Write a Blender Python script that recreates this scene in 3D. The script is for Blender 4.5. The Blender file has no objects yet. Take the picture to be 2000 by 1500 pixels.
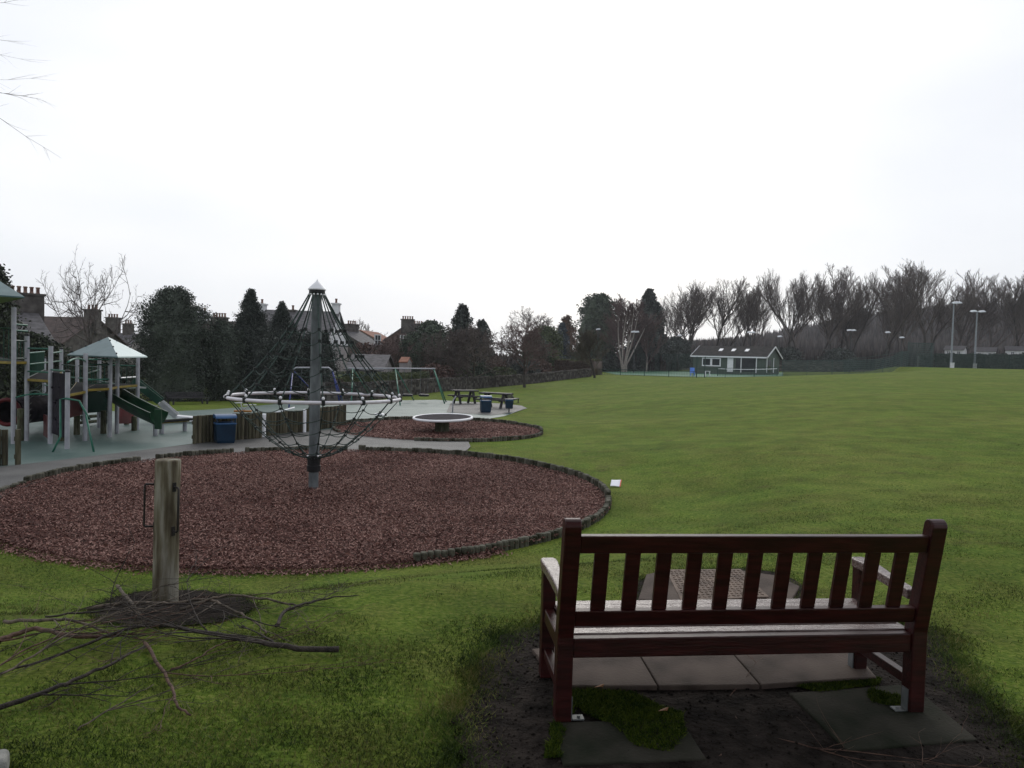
import bpy, bmesh, math, random
import numpy as np
from mathutils import Vector, Matrix
R = math.radians
PI = math.pi
random.seed(7)
SC = bpy.context.scene
COL = SC.collection

# ------------------------------------------------------------------ camera
CAMZ, FPX, PITCH, ROLL = 1.70, 1440.0, R(1.99), R(1.6)
cd = bpy.data.cameras.new("camera"); cam = bpy.data.objects.new("camera", cd); COL.objects.link(cam)
cd.sensor_width = 36; cd.lens = 36*FPX/2000; cd.clip_start = .1; cd.clip_end = 3000
CR = Matrix.Rotation(PI/2-PITCH, 3, 'X') @ Matrix.Rotation(ROLL, 3, 'Z')
cam.matrix_world = Matrix.Translation((0, 0, CAMZ)) @ CR.to_4x4()
SC.camera = cam
SC.render.resolution_x = 1024; SC.render.resolution_y = 768

# ------------------------------------------------------------------ sky, sun, exposure
SUN_AZ, SUN_EL = R(4), R(32)          # azimuth measured from +Y (view direction) towards +X
w = bpy.data.worlds.new("World"); SC.world = w; w.use_nodes = True
nt = w.node_tree; nt.nodes.clear()
def wn(t): return nt.nodes.new(t)
out = wn('ShaderNodeOutputWorld'); mix = wn('ShaderNodeMixShader'); mix.inputs[0].default_value = .93
sky = wn('ShaderNodeTexSky'); sky.sky_type = 'NISHITA'; sky.sun_disc = False
sky.sun_elevation = SUN_EL; sky.sun_rotation = SUN_AZ; sky.dust_density = 3
b1 = wn('ShaderNodeBackground'); b1.inputs[1].default_value = .1
nt.links.new(sky.outputs[0], b1.inputs[0])
tc = wn('ShaderNodeTexCoord'); mp = wn('ShaderNodeMapping'); mp.inputs['Scale'].default_value = (1.1, 1.1, 3.0)
mp.inputs['Location'].default_value = (.35, .2, .1)
nz = wn('ShaderNodeTexNoise'); nz.inputs['Scale'].default_value = 1.6; nz.inputs['Detail'].default_value = 5
nt.links.new(tc.outputs['Generated'], mp.inputs[0]); nt.links.new(mp.outputs[0], nz.inputs['Vector'])
# overcast cloud: brightest around the hidden sun, greyer and faintly blue to the sides
vm = wn('ShaderNodeVectorMath'); vm.operation = 'DOT_PRODUCT'
vm.inputs[1].default_value = (math.sin(SUN_AZ)*math.cos(SUN_EL), math.cos(SUN_AZ)*math.cos(SUN_EL), math.sin(SUN_EL))
nt.links.new(tc.outputs['Generated'], vm.inputs[0])
ad = wn('ShaderNodeMath'); ad.operation = 'MULTIPLY_ADD'; ad.inputs[1].default_value = .55
nt.links.new(nz.outputs[0], ad.inputs[0]); nt.links.new(vm.outputs['Value'], ad.inputs[2])
cr = wn('ShaderNodeValToRGB'); e = cr.color_ramp.elements
e[0].position = .70; e[0].color = (.72, .75, .81, 1); e[1].position = .99; e[1].color = (1, .995, .985, 1)
e.new(.87).color = (.86, .885, .925, 1)
sb = wn('ShaderNodeMath'); sb.operation = 'MULTIPLY'; sb.inputs[1].default_value = .8
nt.links.new(ad.outputs[0], sb.inputs[0]); nt.links.new(sb.outputs[0], cr.inputs[0])
b2 = wn('ShaderNodeBackground'); b2.inputs[1].default_value = 1.16
nt.links.new(cr.outputs[0], b2.inputs[0])
nt.links.new(b1.outputs[0], mix.inputs[1]); nt.links.new(b2.outputs[0], mix.inputs[2]); nt.links.new(mix.outputs[0], out.inputs[0])
ld = bpy.data.lights.new("sun", 'SUN'); ld.energy = .6; ld.angle = R(25); ld.color = (1, .97, .92)
lo = bpy.data.objects.new("sun", ld); COL.objects.link(lo)
sd = Vector((math.sin(SUN_AZ)*math.cos(SUN_EL), math.cos(SUN_AZ)*math.cos(SUN_EL), math.sin(SUN_EL)))
lo.rotation_euler = sd.to_track_quat('Z', 'Y').to_euler()
lo.location = (0, 0, 60)
SC.view_settings.view_transform = 'Standard'; SC.view_settings.look = 'None'
SC.view_settings.exposure = 0.0; SC.view_settings.gamma = 1

# ------------------------------------------------------------------ terrain height
PIT1 = (-3.0, 11.86, 4.57); PIT2 = (-2.13, 21.9, 3.05); ZP = -.5
_cp = [(0,0,0),(0,-5,0),(-5,0,0),(5,0,0),(-20,0,0),(20,0,.1),(0,-30,0),(.3,3.3,0),(2,3.4,0),(.3,4.6,0),(2,5,0),(4.5,4,0),(-2,3.5,0),(-1.6,5,-.02),
 (-4.5,4,-.03),(-3,6.4,-.3),(0,6.6,-.25),(3,8,-.1),(2.6,11.8,-.38),(5,11,-.12),(5,16,-.12),(2.4,20,-.45),(4,24,-.3),(10,12,.05),(10,22,.12),(20,22,.5),(9,35,0),
 (-9,10,-.5),(-10,15,-.5),(-14,15,-.5),(-7,20,-.5),(-11,24,-.62),(-6,28,-.7),(-18,28,-.7),(-14,35,-.9),(0,35,-.88),(2,33,-.85),(-6,40,-1),(-12,48,-1.1),(-30,45,-1),
 (-8.2,47,-1.1),(-5.8,56,-1),(-2.3,66,-1),(2.6,74,-.7),(9.2,88,-.2),(3,50,-.8),(14,60,.1),
 (12.8,92,-.05),(22.5,90,-.05),(33,90,.44),(43.8,90,.86),(48,92,1.1),(47,85,1.6),(60,85,2.05),(26,40,.85),(20,60,.55),(40,60,1.4),(60,60,2),(40,40,1.4),
 (80,85,2.3),(90,40,2.4),(20,125,.0),(38,125,.45),(62,130,1.0),(75,150,1.2),(30,170,.5),(0,130,-.5),(-40,100,-1),(-100,60,-1),(-100,200,-1),(0,260,0),(100,260,2),(180,200,3),(180,60,3),(-60,0,0),(60,0,.5),(60,25,1.3)]
_cp = np.array(_cp, float); _n = len(_cp)
def _U(r2): return np.where(r2 > 1e-9, r2*np.log(np.maximum(r2, 1e-9)), 0.)
_d2 = ((_cp[:, None, :2]-_cp[None, :, :2])**2).sum(-1)
_A = np.zeros((_n+3, _n+3)); _A[:_n, :_n] = _U(_d2)+np.eye(_n)*.8
_A[:_n, _n] = 1; _A[:_n, _n+1:] = _cp[:, :2]; _A[_n, :_n] = 1; _A[_n+1:, :_n] = _cp[:, :2].T
_wt = np.linalg.solve(_A, np.concatenate([_cp[:, 2], [0, 0, 0]]))
def sst(x): x = np.clip(x, 0, 1); return x*x*(3-2*x)
def H(x, y):
    x = np.atleast_1d(np.asarray(x, float)); y = np.atleast_1d(np.asarray(y, float))
    xc = np.clip(x, -110, 190); yc = np.clip(y, -30, 260)
    z = np.full(x.shape, _wt[_n])+_wt[_n+1]*xc+_wt[_n+2]*yc
    for i in range(_n): z = z+_wt[i]*_U((xc-_cp[i, 0])**2+(yc-_cp[i, 1])**2)
    for (cx, cy, r) in (PIT1, PIT2):
        f = 1-sst((np.hypot(x-cx, y-cy)-r-.3)/(2.6 if r > 4 else 1.6)); z = z*(1-f)+ZP*f
    f = 1-sst((np.hypot(x-1.0, y-3.2)-2.0)/3.0); z = z*(1-f)                       # level ground at the bench
    # grass bank behind the right end of the field
    f = sst((x-47.5)/2.5)*sst((y-70)/14)*(1-sst((y-95)/14)); z = z*(1-f)+(2.02+.0016*(x-48))*f
    # far hill
    hh = 22*np.exp(-(np.maximum(0, 220-x)/86.)**2)*sst((y-225)/120.)
    return z+hh
def hz(x, y): return float(H(x, y)[0])
def ray(px, py): return CR @ Vector(((px-1000)/FPX, (750-py)/FPX, -1))
def W(px, py, Y):
    d = ray(px, py); t = Y/d.y; return Vector((d.x*t, Y, CAMZ+d.z*t))
_Y = np.concatenate([np.linspace(1.2, 30, 2500), np.linspace(30.05, 300, 3000)])
def P(px, py):
    d = ray(px, py); X = d.x/d.y*_Y; Z = CAMZ+d.z/d.y*_Y
    h = H(X, _Y); i = int(np.argmax(Z < h))
    if i == 0: i = len(_Y)-1
    a = Z[i-1]-h[i-1]; b = h[i]-Z[i]; t = a/(a+b) if a+b > 1e-9 else 0
    y = _Y[i-1]+t*(_Y[i]-_Y[i-1]); x = d.x/d.y*y
    return Vector((x, y, hz(x, y)))

# ------------------------------------------------------------------ materials
MATS = {}
def mat(name, c1, c2=None, rough=.7, scale=8, detail=6, bump=0., bscale=None, c3=None, spec=.3, metal=0, stretch=(1,1,1), lo=.35, hi=.65, island=0., trans=0., big=None):
    m = bpy.data.materials.new(name); m.use_nodes = True; t = m.node_tree; N = t.nodes; L = t.links
    p = N['Principled BSDF']; p.inputs['Roughness'].default_value = rough; p.inputs['Metallic'].default_value = metal
    p.inputs['Specular IOR Level'].default_value = spec
    tcn = N.new('ShaderNodeTexCoord'); mpn = N.new('ShaderNodeMapping'); mpn.inputs['Scale'].default_value = stretch
    L.new(tcn.outputs['Object'], mpn.inputs[0])
    n1 = N.new('ShaderNodeTexNoise'); n1.inputs['Scale'].default_value = scale; n1.inputs['Detail'].default_value = detail
    L.new(mpn.outputs[0], n1.inputs['Vector'])
    rp = N.new('ShaderNodeValToRGB'); e = rp.color_ramp.elements
    c2 = c2 or tuple(v*.7 for v in c1)
    e[0].position = lo; e[0].color = (*c1, 1); e[1].position = hi; e[1].color = (*c2, 1)
    if c3: e.new((lo+hi)/2).color = (*c3, 1)
    L.new(n1.outputs[0], rp.inputs[0]); src = rp.outputs[0]
    if island:
        g = N.new('ShaderNodeNewGeometry'); mm = N.new('ShaderNodeMath'); mm.operation = 'MULTIPLY_ADD'
        mm.inputs[1].default_value = island; mm.inputs[2].default_value = -island/2
        L.new(g.outputs['Random Per Island'], mm.inputs[0])
        a2 = N.new('ShaderNodeMath'); a2.operation = 'ADD'; L.new(mm.outputs[0], a2.inputs[0]); L.new(n1.outputs[0], a2.inputs[1])
        L.new(a2.outputs[0], rp.inputs[0])
    if big:
        nb = N.new('ShaderNodeTexNoise'); nb.inputs['Scale'].default_value = big[0]; nb.inputs['Detail'].default_value = 4; L.new(tcn.outputs['Object'], nb.inputs['Vector'])
        rb = N.new('ShaderNodeValToRGB'); rb.color_ramp.elements[0].position = .40; rb.color_ramp.elements[0].color = (*big[1], 1); rb.color_ramp.elements[1].position = .60; rb.color_ramp.elements[1].color = (*big[2], 1)
        L.new(nb.outputs[0], rb.inputs[0]); mq = N.new('ShaderNodeMix'); mq.data_type = 'RGBA'; mq.blend_type = 'MULTIPLY'; mq.inputs[0].default_value = 1
        L.new(src, mq.inputs[6]); L.new(rb.outputs[0], mq.inputs[7]); src = mq.outputs[2]
    L.new(src, p.inputs['Base Color'])
    if bump:
        n2 = N.new('ShaderNodeTexNoise'); n2.inputs['Scale'].default_value = bscale or scale*4; n2.inputs['Detail'].default_value = 8
        L.new(mpn.outputs[0], n2.inputs['Vector'])
        bp = N.new('ShaderNodeBump'); bp.inputs['Strength'].default_value = min(1, bump); bp.inputs['Distance'].default_value = .02*max(1, bump)
        L.new(n2.outputs[0], bp.inputs['Height']); L.new(bp.outputs[0], p.inputs['Normal'])
    if trans:
        p.inputs['Subsurface Weight'].default_value = 0
        td = N.new('ShaderNodeBsdfTranslucent'); L.new(src, td.inputs[0]); ms = N.new('ShaderNodeMixShader'); ms.inputs[0].default_value = trans
        o = N['Material Output']; L.new(p.outputs[0], ms.inputs[1]); L.new(td.outputs[0], ms.inputs[2]); L.new(ms.outputs[0], o.inputs[0])
    MATS[name] = m
    return m

# ------------------------------------------------------------------ objects
def tag(o, label=None, cat=None, group=None, kind=None):
    if label: o['label'] = label
    if cat: o['category'] = cat
    if group: o['group'] = group
    if kind: o['kind'] = kind
    return o
def empty(name, loc, label=None, cat=None, group=None):
    o = bpy.data.objects.new(name, None); COL.objects.link(o); o.location = loc; o.empty_display_size = .3
    return tag(o, label, cat, group)
def link(name, me, m, parent=None, loc=None):
    o = bpy.data.objects.new(name, me); COL.objects.link(o); me.materials.append(m)
    if parent: o.parent = parent
    if loc is not None: o.location = loc
    return o
def kids(o): return [c for c in bpy.data.objects if c.parent == o]
def copy_tree(o, loc, rz=0., sc=None, label=None, parent=None, first=True):
    c = o.copy(); COL.objects.link(c)
    if first:
        c.location = loc; c.rotation_euler = (0, 0, rz)
        if sc: c.scale = sc if hasattr(sc, '__len__') else (sc, sc, sc)
        if label: c['label'] = label
    else: c.parent = parent
    for k in kids(o): copy_tree(k, None, parent=c, first=False)
    return c
def arr_mesh(name, V, F):
    V = np.asarray(V, np.float32); F = np.asarray(F, np.int32); k = F.shape[1]
    me = bpy.data.meshes.new(name); me.vertices.add(len(V)); me.vertices.foreach_set('co', V.ravel())
    me.loops.add(F.size); me.loops.foreach_set('vertex_index', F.ravel())
    me.polygons.add(len(F)); me.polygons.foreach_set('loop_start', np.arange(len(F), dtype=np.int32)*k)
    me.update(calc_edges=True); me.validate(); return me
class MB:
    """collects shapes in world space; build() links them as ONE mesh object"""
    def __init__(s): s.v = []; s.f = []
    def add(s, vs, fs):
        o = len(s.v); s.v += [tuple(v) for v in vs]; s.f += [tuple(i+o for i in f) for f in fs]; return s
    def box(s, c, size, rot=None):
        a, b, h = [q/2 for q in size]; c = Vector(c)
        vs = [Vector((x*a, y*b, z*h)) for z in (-1, 1) for y in (-1, 1) for x in (-1, 1)]
        if rot is not None:
            if not isinstance(rot, Matrix): rot = Matrix.Rotation(rot, 3, 'Z')
            vs = [rot @ v for v in vs]
        return s.add([v+c for v in vs], [(0,2,3,1),(4,5,7,6),(0,1,5,4),(2,6,7,3),(0,4,6,2),(1,3,7,5)])
    def beam(s, p0, p1, w, h, up=(0,0,1)):
        p0, p1 = Vector(p0), Vector(p1); d = (p1-p0).normalized(); u = Vector(up)
        sd = d.cross(u); sd = sd.normalized() if sd.length > 1e-4 else Vector((1,0,0)); u = sd.cross(d)
        vs = [p+sd*(x*w/2)+u*(z*h/2) for p in (p0, p1) for x, z in ((-1,-1),(1,-1),(1,1),(-1,1))]
        return s.add(vs, [(3,2,1,0),(4,5,6,7),(0,1,5,4),(1,2,6,5),(2,3,7,6),(3,0,4,7)])
    def tube(s, pts, rad, n=8, closed=False, cap=True):
        pts = [Vector(p) for p in pts]; m = len(pts)
        if not hasattr(rad, '__len__'): rad = [rad]*m
        vs = []; prev = None
        for i, p in enumerate(pts):
            a = pts[(i-1) % m] if (closed or i > 0) else p; b = pts[(i+1) % m] if (closed or i < m-1) else p
            d = (b-a).normalized()
            if prev is None:
                u = d.cross(Vector((0,0,1)));
                if u.length < .1: u = d.cross(Vector((1,0,0)))
            else: u = prev-d*prev.dot(d)
            u.normalize(); prev = u; w_ = d.cross(u)
            vs += [p+(u*math.cos(2*PI*k/n)+w_*math.sin(2*PI*k/n))*rad[i] for k in range(n)]
        fs = []
        for i in range(m if closed else m-1):
            j = (i+1) % m
            fs += [(i*n+k, i*n+(k+1) % n, j*n+(k+1) % n, j*n+k) for k in range(n)]
        if cap and not closed: fs += [tuple(range(n))[::-1], tuple((m-1)*n+k for k in range(n))]
        return s.add(vs, fs)
    def lathe(s, prof, c, n=16):
        c = Vector(c); vs = [c+Vector((r*math.cos(2*PI*k/n), r*math.sin(2*PI*k/n), z)) for r, z in prof for k in range(n)]; m = len(prof)
        fs = [(i*n+k, i*n+(k+1) % n, (i+1)*n+(k+1) % n, (i+1)*n+k) for i in range(m-1) for k in range(n)]
        fs += [tuple(range(n))[::-1], tuple((m-1)*n+k for k in range(n))]
        return s.add(vs, fs)
    def ball(s, c, r, n=8):
        k = n//2; return s.lathe([(r*math.sin(PI*(i+.08)/(k+.16)), -r*math.cos(PI*(i+.08)/(k+.16))) for i in range(k+1)], c, n)
    def prism(s, poly, z0, z1):
        n = len(poly); vs = [(x, y, z0) for x, y in poly]+[(x, y, z1) for x, y in poly]
        return s.add(vs, [tuple(range(n))[::-1], tuple(range(n, 2*n))]+[(i, (i+1) % n, n+(i+1) % n, n+i) for i in range(n)])
    def build(s, name, m, parent=None, smooth=False, bevel=0, label=None):
        me = bpy.data.meshes.new(name); org = parent_org(parent)
        me.from_pydata([(x-org[0], y-org[1], z-org[2]) for x, y, z in s.v], [], s.f); me.update()
        if smooth: me.shade_smooth()
        o = link(name, me, m, parent)
        if bevel:
            b = o.modifiers.new('bevel', 'BEVEL'); b.width = bevel; b.segments = 2; b.limit_method = 'ANGLE'; b.angle_limit = R(40)
        if label: o['label'] = label
        return o
def parent_org(p):
    o = Vector((0,0,0))
    while p: o = o+p.location; p = p.parent
    return o
def inpoly(x, y, poly):
    c = np.zeros(x.shape, bool); n = len(poly); j = n-1
    for i in range(n):
        xi, yi = poly[i][:2]; xj, yj = poly[j][:2]
        if yi != yj: c ^= ((yi > y) != (yj > y)) & (x < (xj-xi)*(y-yi)/(yj-yi)+xi)
        j = i
    return c
def GP(pxs): return [tuple(P(a, b)[:2]) for a, b in pxs]
def jag(poly, step, amp, rng):
    """resample an outline and roughen it"""
    o = []; n = len(poly)
    for i in range(n):
        a = Vector(poly[i][:2]); b = Vector(poly[(i+1) % n][:2]); k = max(1, int((b-a).length/step))
        for q in range(k):
            p = a.lerp(b, q/k); o.append((p.x+rng.uniform(-amp, amp), p.y+rng.uniform(-amp, amp)))
    return o
XS = np.unique(np.concatenate([np.arange(-9, 9.01, .25), np.arange(-24, 24.01, .5), np.arange(-60, 60.1, 2), np.arange(-300, 480, 12)]))
YS = np.unique(np.concatenate([np.arange(2, 17.01, .25), np.arange(-6, 48.01, .5), np.arange(48, 140.1, 2), np.arange(-60, 500, 12)]))
def drape(name, poly, dz, m):
    """a sheet that follows the ground, cut along the ground's own grid lines"""
    bm = bmesh.new(); f = bm.faces.new([bm.verts.new((x, y, 0)) for x, y in poly])
    bmesh.ops.triangulate(bm, faces=[f])
    px_ = [p[0] for p in poly]; py_ = [p[1] for p in poly]
    for A, lo_, hi_, nrm in ((XS, min(px_), max(px_), (1,0,0)), (YS, min(py_), max(py_), (0,1,0))):
        for v in A:
            if lo_ < v < hi_: bmesh.ops.bisect_plane(bm, geom=bm.verts[:]+bm.edges[:]+bm.faces[:], plane_co=(v*nrm[0], v*nrm[1], 0), plane_no=nrm, dist=1e-5)
    co = np.array([v.co[:2] for v in bm.verts]); z = H(co[:, 0], co[:, 1])+dz
    for v, q in zip(bm.verts, z): v.co.z = q
    for f in bm.faces:
        if f.normal.z < 0: f.normal_flip()
    bm.normal_update()
    for f in bm.faces:
        if f.normal.z < 0: f.normal_flip()
    me = bpy.data.meshes.new(name); bm.to_mesh(me); bm.free(); me.shade_smooth()
    return link(name, me, m)
# ------------------------------------------------------------------ ground
def lawn_material():
    m = bpy.data.materials.new('lawn'); m.use_nodes = True; t = m.node_tree; N = t.nodes; L = t.links; p = N['Principled BSDF']
    p.inputs['Roughness'].default_value = .9; p.inputs['Specular IOR Level'].default_value = .06
    tcn = N.new('ShaderNodeTexCoord')
    def noise(s, d=6, st=None):
        n = N.new('ShaderNodeTexNoise'); n.inputs['Scale'].default_value = s; n.inputs['Detail'].default_value = d
        if st:
            q = N.new('ShaderNodeMapping'); q.inputs['Scale'].default_value = st; L.new(tcn.outputs['Object'], q.inputs[0]); L.new(q.outputs[0], n.inputs['Vector'])
        else: L.new(tcn.outputs['Object'], n.inputs['Vector'])
        return n.outputs[0]
    def ramp(src, stops):
        r = N.new('ShaderNodeValToRGB'); e = r.color_ramp.elements
        e[0].position, e[0].color = stops[0][0], (*stops[0][1], 1); e[1].position, e[1].color = stops[-1][0], (*stops[-1][1], 1)
        for a, c in stops[1:-1]: e.new(a).color = (*c, 1)
        L.new(src, r.inputs[0]); return r.outputs[0]
    a = ramp(noise(.22, 5), [(.36, (.095,.158,.024)), (.5, (.138,.19,.034)), (.64, (.195,.215,.055))])
    b = ramp(noise(1.7, 8), [(.40, (.045,.085,.010)), (.5, (.115,.155,.018)), (.62, (.18,.17,.045))])
    c = ramp(noise(26, 8), [(.36, (.03,.065,.009)), (.52, (.11,.17,.02)), (.68, (.23,.235,.07))])
    def mx(f, x, y, mode='MIX'):
        q = N.new('ShaderNodeMix'); q.data_type = 'RGBA'; q.blend_type = mode; q.inputs[0].default_value = f
        L.new(x, q.inputs[6]); L.new(y, q.inputs[7]); return q.outputs[2]
    col = mx(.50, mx(.45, a, b), c)
    # worn, earthy patches
    def fac(src, lo_, hi_):
        r = N.new('ShaderNodeMapRange'); r.inputs[1].default_value = lo_; r.inputs[2].default_value = hi_; r.inputs[4].default_value = .75; L.new(src, r.inputs[0]); return r.outputs[0]
    pn = N.new('ShaderNodeMath'); pn.operation = 'MULTIPLY'; L.new(fac(noise(3.1, 9), .54, .72), pn.inputs[0]); L.new(fac(noise(.6, 4), .42, .6), pn.inputs[1])
    q = N.new('ShaderNodeMix'); q.data_type = 'RGBA'; L.new(pn.outputs[0], q.inputs[0]); L.new(col, q.inputs[6]); q.inputs[7].default_value = (.075,.062,.028,1); col = q.outputs[2]
    big_ = ramp(noise(1.1, 6), [(.38, (.84,.80,.80)), (.62, (1.04,1.05,1.0))]); col = mx(1.0, col, big_, 'MULTIPLY')
    L.new(col, p.inputs['Base Color'])
    bp = N.new('ShaderNodeBump'); bp.inputs['Strength'].default_value = .8; bp.inputs['Distance'].default_value = .04
    L.new(noise(45, 10), bp.inputs['Height']); L.new(bp.outputs[0], p.inputs['Normal'])
    return m
M_lawn = lawn_material()
gx, gy = np.meshgrid(XS, YS); gz = H(gx.ravel(), gy.ravel())
Vt = np.stack([gx.ravel(), gy.ravel(), gz], 1); nx = len(XS); ny = len(YS)
ii, jj = np.meshgrid(np.arange(nx-1), np.arange(ny-1)); b0 = (jj*nx+ii).ravel()
far_ = (gy.ravel()[b0] > 140) | (gx.ravel()[b0] > 170)
def ground_part(name, k, m):
    F = np.stack([b0, b0+1, b0+nx+1, b0+nx], 1)[k]; u, inv = np.unique(F, return_inverse=True)
    me = arr_mesh(name, Vt[u], inv.reshape(-1, 4)); me.shade_smooth(); return tag(link(name, me, m), kind='structure')
ground_part('lawn', ~far_, M_lawn)
ground_part('hill', far_, mat('scrub_ground', (.03,.026,.018), (.06,.05,.035), rough=.95, scale=.2))

M_rubber = mat('rubber_surface', (.05,.095,.085), (.105,.155,.14), rough=.45, scale=.7, detail=9, bump=.3, bscale=120, spec=.45)
M_path = mat('asphalt_path', (.055,.054,.053), (.105,.104,.10), rough=.55, scale=1.2, detail=9, bump=.6, bscale=90, c3=(.078,.077,.075), spec=.35)
M_mulch = mat('bark_mulch', (.038,.015,.011), (.14,.066,.048), rough=.9, scale=9, detail=10, bump=1, bscale=45, c3=(.075,.035,.030), spec=.1)
M_chip = mat('bark_chip', (.052,.018,.0135), (.34,.20,.165), rough=.75, scale=.9, detail=3, c3=(.14,.058,.048), spec=.2, island=1.1, lo=.1, hi=.95)
M_soil = mat('bare_soil', (.009,.007,.006), (.035,.028,.024), rough=.85, scale=7, detail=10, bump=1.5, bscale=40, spec=.05)
M_slab = mat('concrete_slab', (.045,.034,.027), (.10,.077,.063), rough=.75, scale=3.5, detail=9, bump=.3, bscale=60, c3=(.080,.060,.050), spec=.12)
M_slabdark = mat('mossy_slab', (.014,.017,.010), (.04,.037,.029), rough=.85, scale=4, detail=9, bump=.3, bscale=60, spec=.08)
M_steel = mat('galvanised_steel', (.075,.085,.09), (.16,.18,.19), rough=.55, scale=9, metal=.1, spec=.4, stretch=(1,1,.4))
M_black = mat('black_plastic', (.008,.008,.009), (.016,.016,.018), rough=.4)
M_white = mat('white_paint', (.74,.74,.76), (.82,.82,.85), rough=.35, scale=4)
M_log = mat('mossy_log', (.045,.038,.022), (.11,.105,.075), rough=.85, scale=16, stretch=(1,1,.3), bump=.6, c3=(.065,.07,.035))
M_logtop = mat('edging_log', (.03,.03,.018), (.12,.115,.09), rough=.85, scale=9, bump=.5, island=.5, spec=.15)

rubber_px = [(-130,928),(100,902),(375,868.5),(520,851),(600,844),(690,834),(800,828),(900,826),(962,817),(1005,806),(1029,798),(1015,793),(980,789),(930,786),(850,781),(700,783),(560,787),(420,800),(300,806),(100,800),(-130,806)]
rubber = GP(rubber_px)
tag(drape('play_surface', jag(rubber, 1.5, .04, random.Random(3)), .014, M_rubber), kind='structure')
path_poly = GP([(-160,1010),(300,920),(700,905),(880,897),(905,886),(919,874),(914,863),(800,861),(690,846),(684,836),(600,845),(520,852),(375,869.5),(100,903),(-160,932)])
tag(drape('path', path_poly, .026, M_path), kind='structure')
picnic_poly = GP([(872,806),(960,812),(1005,806),(1029,798),(1018,793),(980,789),(930,786),(880,788)])
tag(drape('picnic_paving', picnic_poly, .026, M_path), kind='structure')

def disc(name, c, r, z, m):
    n = 96; bm = bmesh.new(); rg = random.Random(5)
    rings = []
    for k in range(0, 31):
        rr = r*k/30
        rings.append([bm.verts.new((c[0]+rr*math.cos(2*PI*i/n), c[1]+rr*math.sin(2*PI*i/n), z+(0 if k > 28 else rg.uniform(-.012,.014)-.00*k))) for i in range(n)] if k else [bm.verts.new((c[0], c[1], z))])
    for i in range(n): bm.faces.new((rings[0][0], rings[1][i], rings[1][(i+1)%n]))
    for k in range(1, 30):
        for i in range(n): bm.faces.new((rings[k][i], rings[k+1][i], rings[k+1][(i+1)%n], rings[k][(i+1)%n]))
    for v in rings[30]: v.co.z = z-.045
    me = bpy.data.meshes.new(name); bm.to_mesh(me); bm.free(); me.shade_smooth()
    return tag(link(name, me, m), kind='structure')
disc('mulch_bed', PIT1, PIT1[2]-.02, ZP+.04, M_mulch)
disc('mulch_bed', PIT2, PIT2[2]-.02, ZP+.04, M_mulch)

def chips(name, label, c, r, n, s, rng):
    a = rng.uniform(0, 2*PI, n); q = np.sqrt(rng.uniform(0, 1, n))*(r+.05); x = c[0]+q*np.cos(a); y = c[1]+q*np.sin(a)
    z = ZP+.045+rng.uniform(0, .028, n)
    if c is PIT1:      # chips kicked out over the grass on the near, open side
        m_ = n//16; a[:m_] = rng.uniform(PI*1.02, PI*1.72, m_); q[:m_] = r+np.abs(rng.normal(0, .09, m_)); x = c[0]+q*np.cos(a); y = c[1]+q*np.sin(a)
        z[:m_] = H(x[:m_], y[:m_])+.012+rng.uniform(0, .012, m_)+.03*np.exp(-((q[:m_]-r)/.05)**2)
    L_ = rng.uniform(.6, 1.6, n)*s; w_ = rng.uniform(.25, .5, n)*s; yaw = rng.uniform(0, PI, n); tl = rng.normal(0, .38, n); rl = rng.normal(0, .5, n)
    ux = np.stack([np.cos(yaw)*np.cos(tl), np.sin(yaw)*np.cos(tl), np.sin(tl)], 1); vx = np.stack([-np.sin(yaw)*np.cos(rl), np.cos(yaw)*np.cos(rl), np.sin(rl)], 1)
    C_ = np.stack([x, y, z], 1); V = np.stack([C_-ux*L_[:,None]/2-vx*w_[:,None]/2, C_+ux*L_[:,None]/2-vx*w_[:,None]/2, C_+ux*L_[:,None]/2+vx*w_[:,None]/2, C_-ux*L_[:,None]/2+vx*w_[:,None]/2], 1).reshape(-1, 3)
    me = arr_mesh(name, V, np.arange(4*n).reshape(-1, 4))
    return tag(link(name, me, M_chip), label, 'bark chips', kind='stuff')
rg = np.random.default_rng(4)
chips('bark_chips', 'loose reddish bark chips covering the round bed under the rope net climber', PIT1, PIT1[2], 210000, .025, rg)
chips('bark_chips', 'loose reddish bark chips covering the smaller round bed under the tilted disc spinner', PIT2, PIT2[2], 36000, .036, rg)
# spilled chips over the near edge of the big bed
def ang(pit, px, py):
    p = P(px, py); return math.atan2(p.y-pit[1], p.x-pit[0])
def edging(pit, a0, a1, gaps, label, step=.080):
    """log roll edging: panels of upright half-metre log pegs round a mulch bed"""
    root = empty('log_edging', (pit[0], pit[1], ZP), label, 'log edging'); rg = random.Random(int(pit[2]*100))
    n = int((a1-a0)*pit[2]/step); per = 13; mb = MB(); cnt = 0; zoff = 0
    for i in range(n):
        a = a0+(a1-a0)*i/n
        skip = any(abs(a-g) < wd/pit[2] for g, wd in gaps)
        if not skip:
            r = .043*rg.uniform(.9, 1.08); rad = pit[2]+rg.uniform(-.008, .008)
            c = (pit[0]+rad*math.cos(a), pit[1]+rad*math.sin(a), ZP-.1)
            h = (.255 if math.sin(a) > -.1 else .205)+zoff+rg.uniform(-.008, .008)
            mb.lathe([(r, 0), (r, h-.015), (r*.8, h)], c, 9); cnt += 1
        if (skip or cnt >= per or i == n-1) and cnt:
            mb.build('log_panel', M_logtop, root); mb = MB(); cnt = 0; zoff = rg.uniform(-.018, .018)
    return root
edging(PIT1, ang(PIT1, 800, 1103)+.02, ang(PIT1, -60, 985)+2*PI if ang(PIT1, -60, 985) < 0 else ang(PIT1, -60, 985),
       [(ang(PIT1, 282, 903), .15), (ang(PIT1, 457, 884), .15), (ang(PIT1, 696, 874), .13)], 'low ring of mossy upright logs round the large bark bed')
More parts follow.
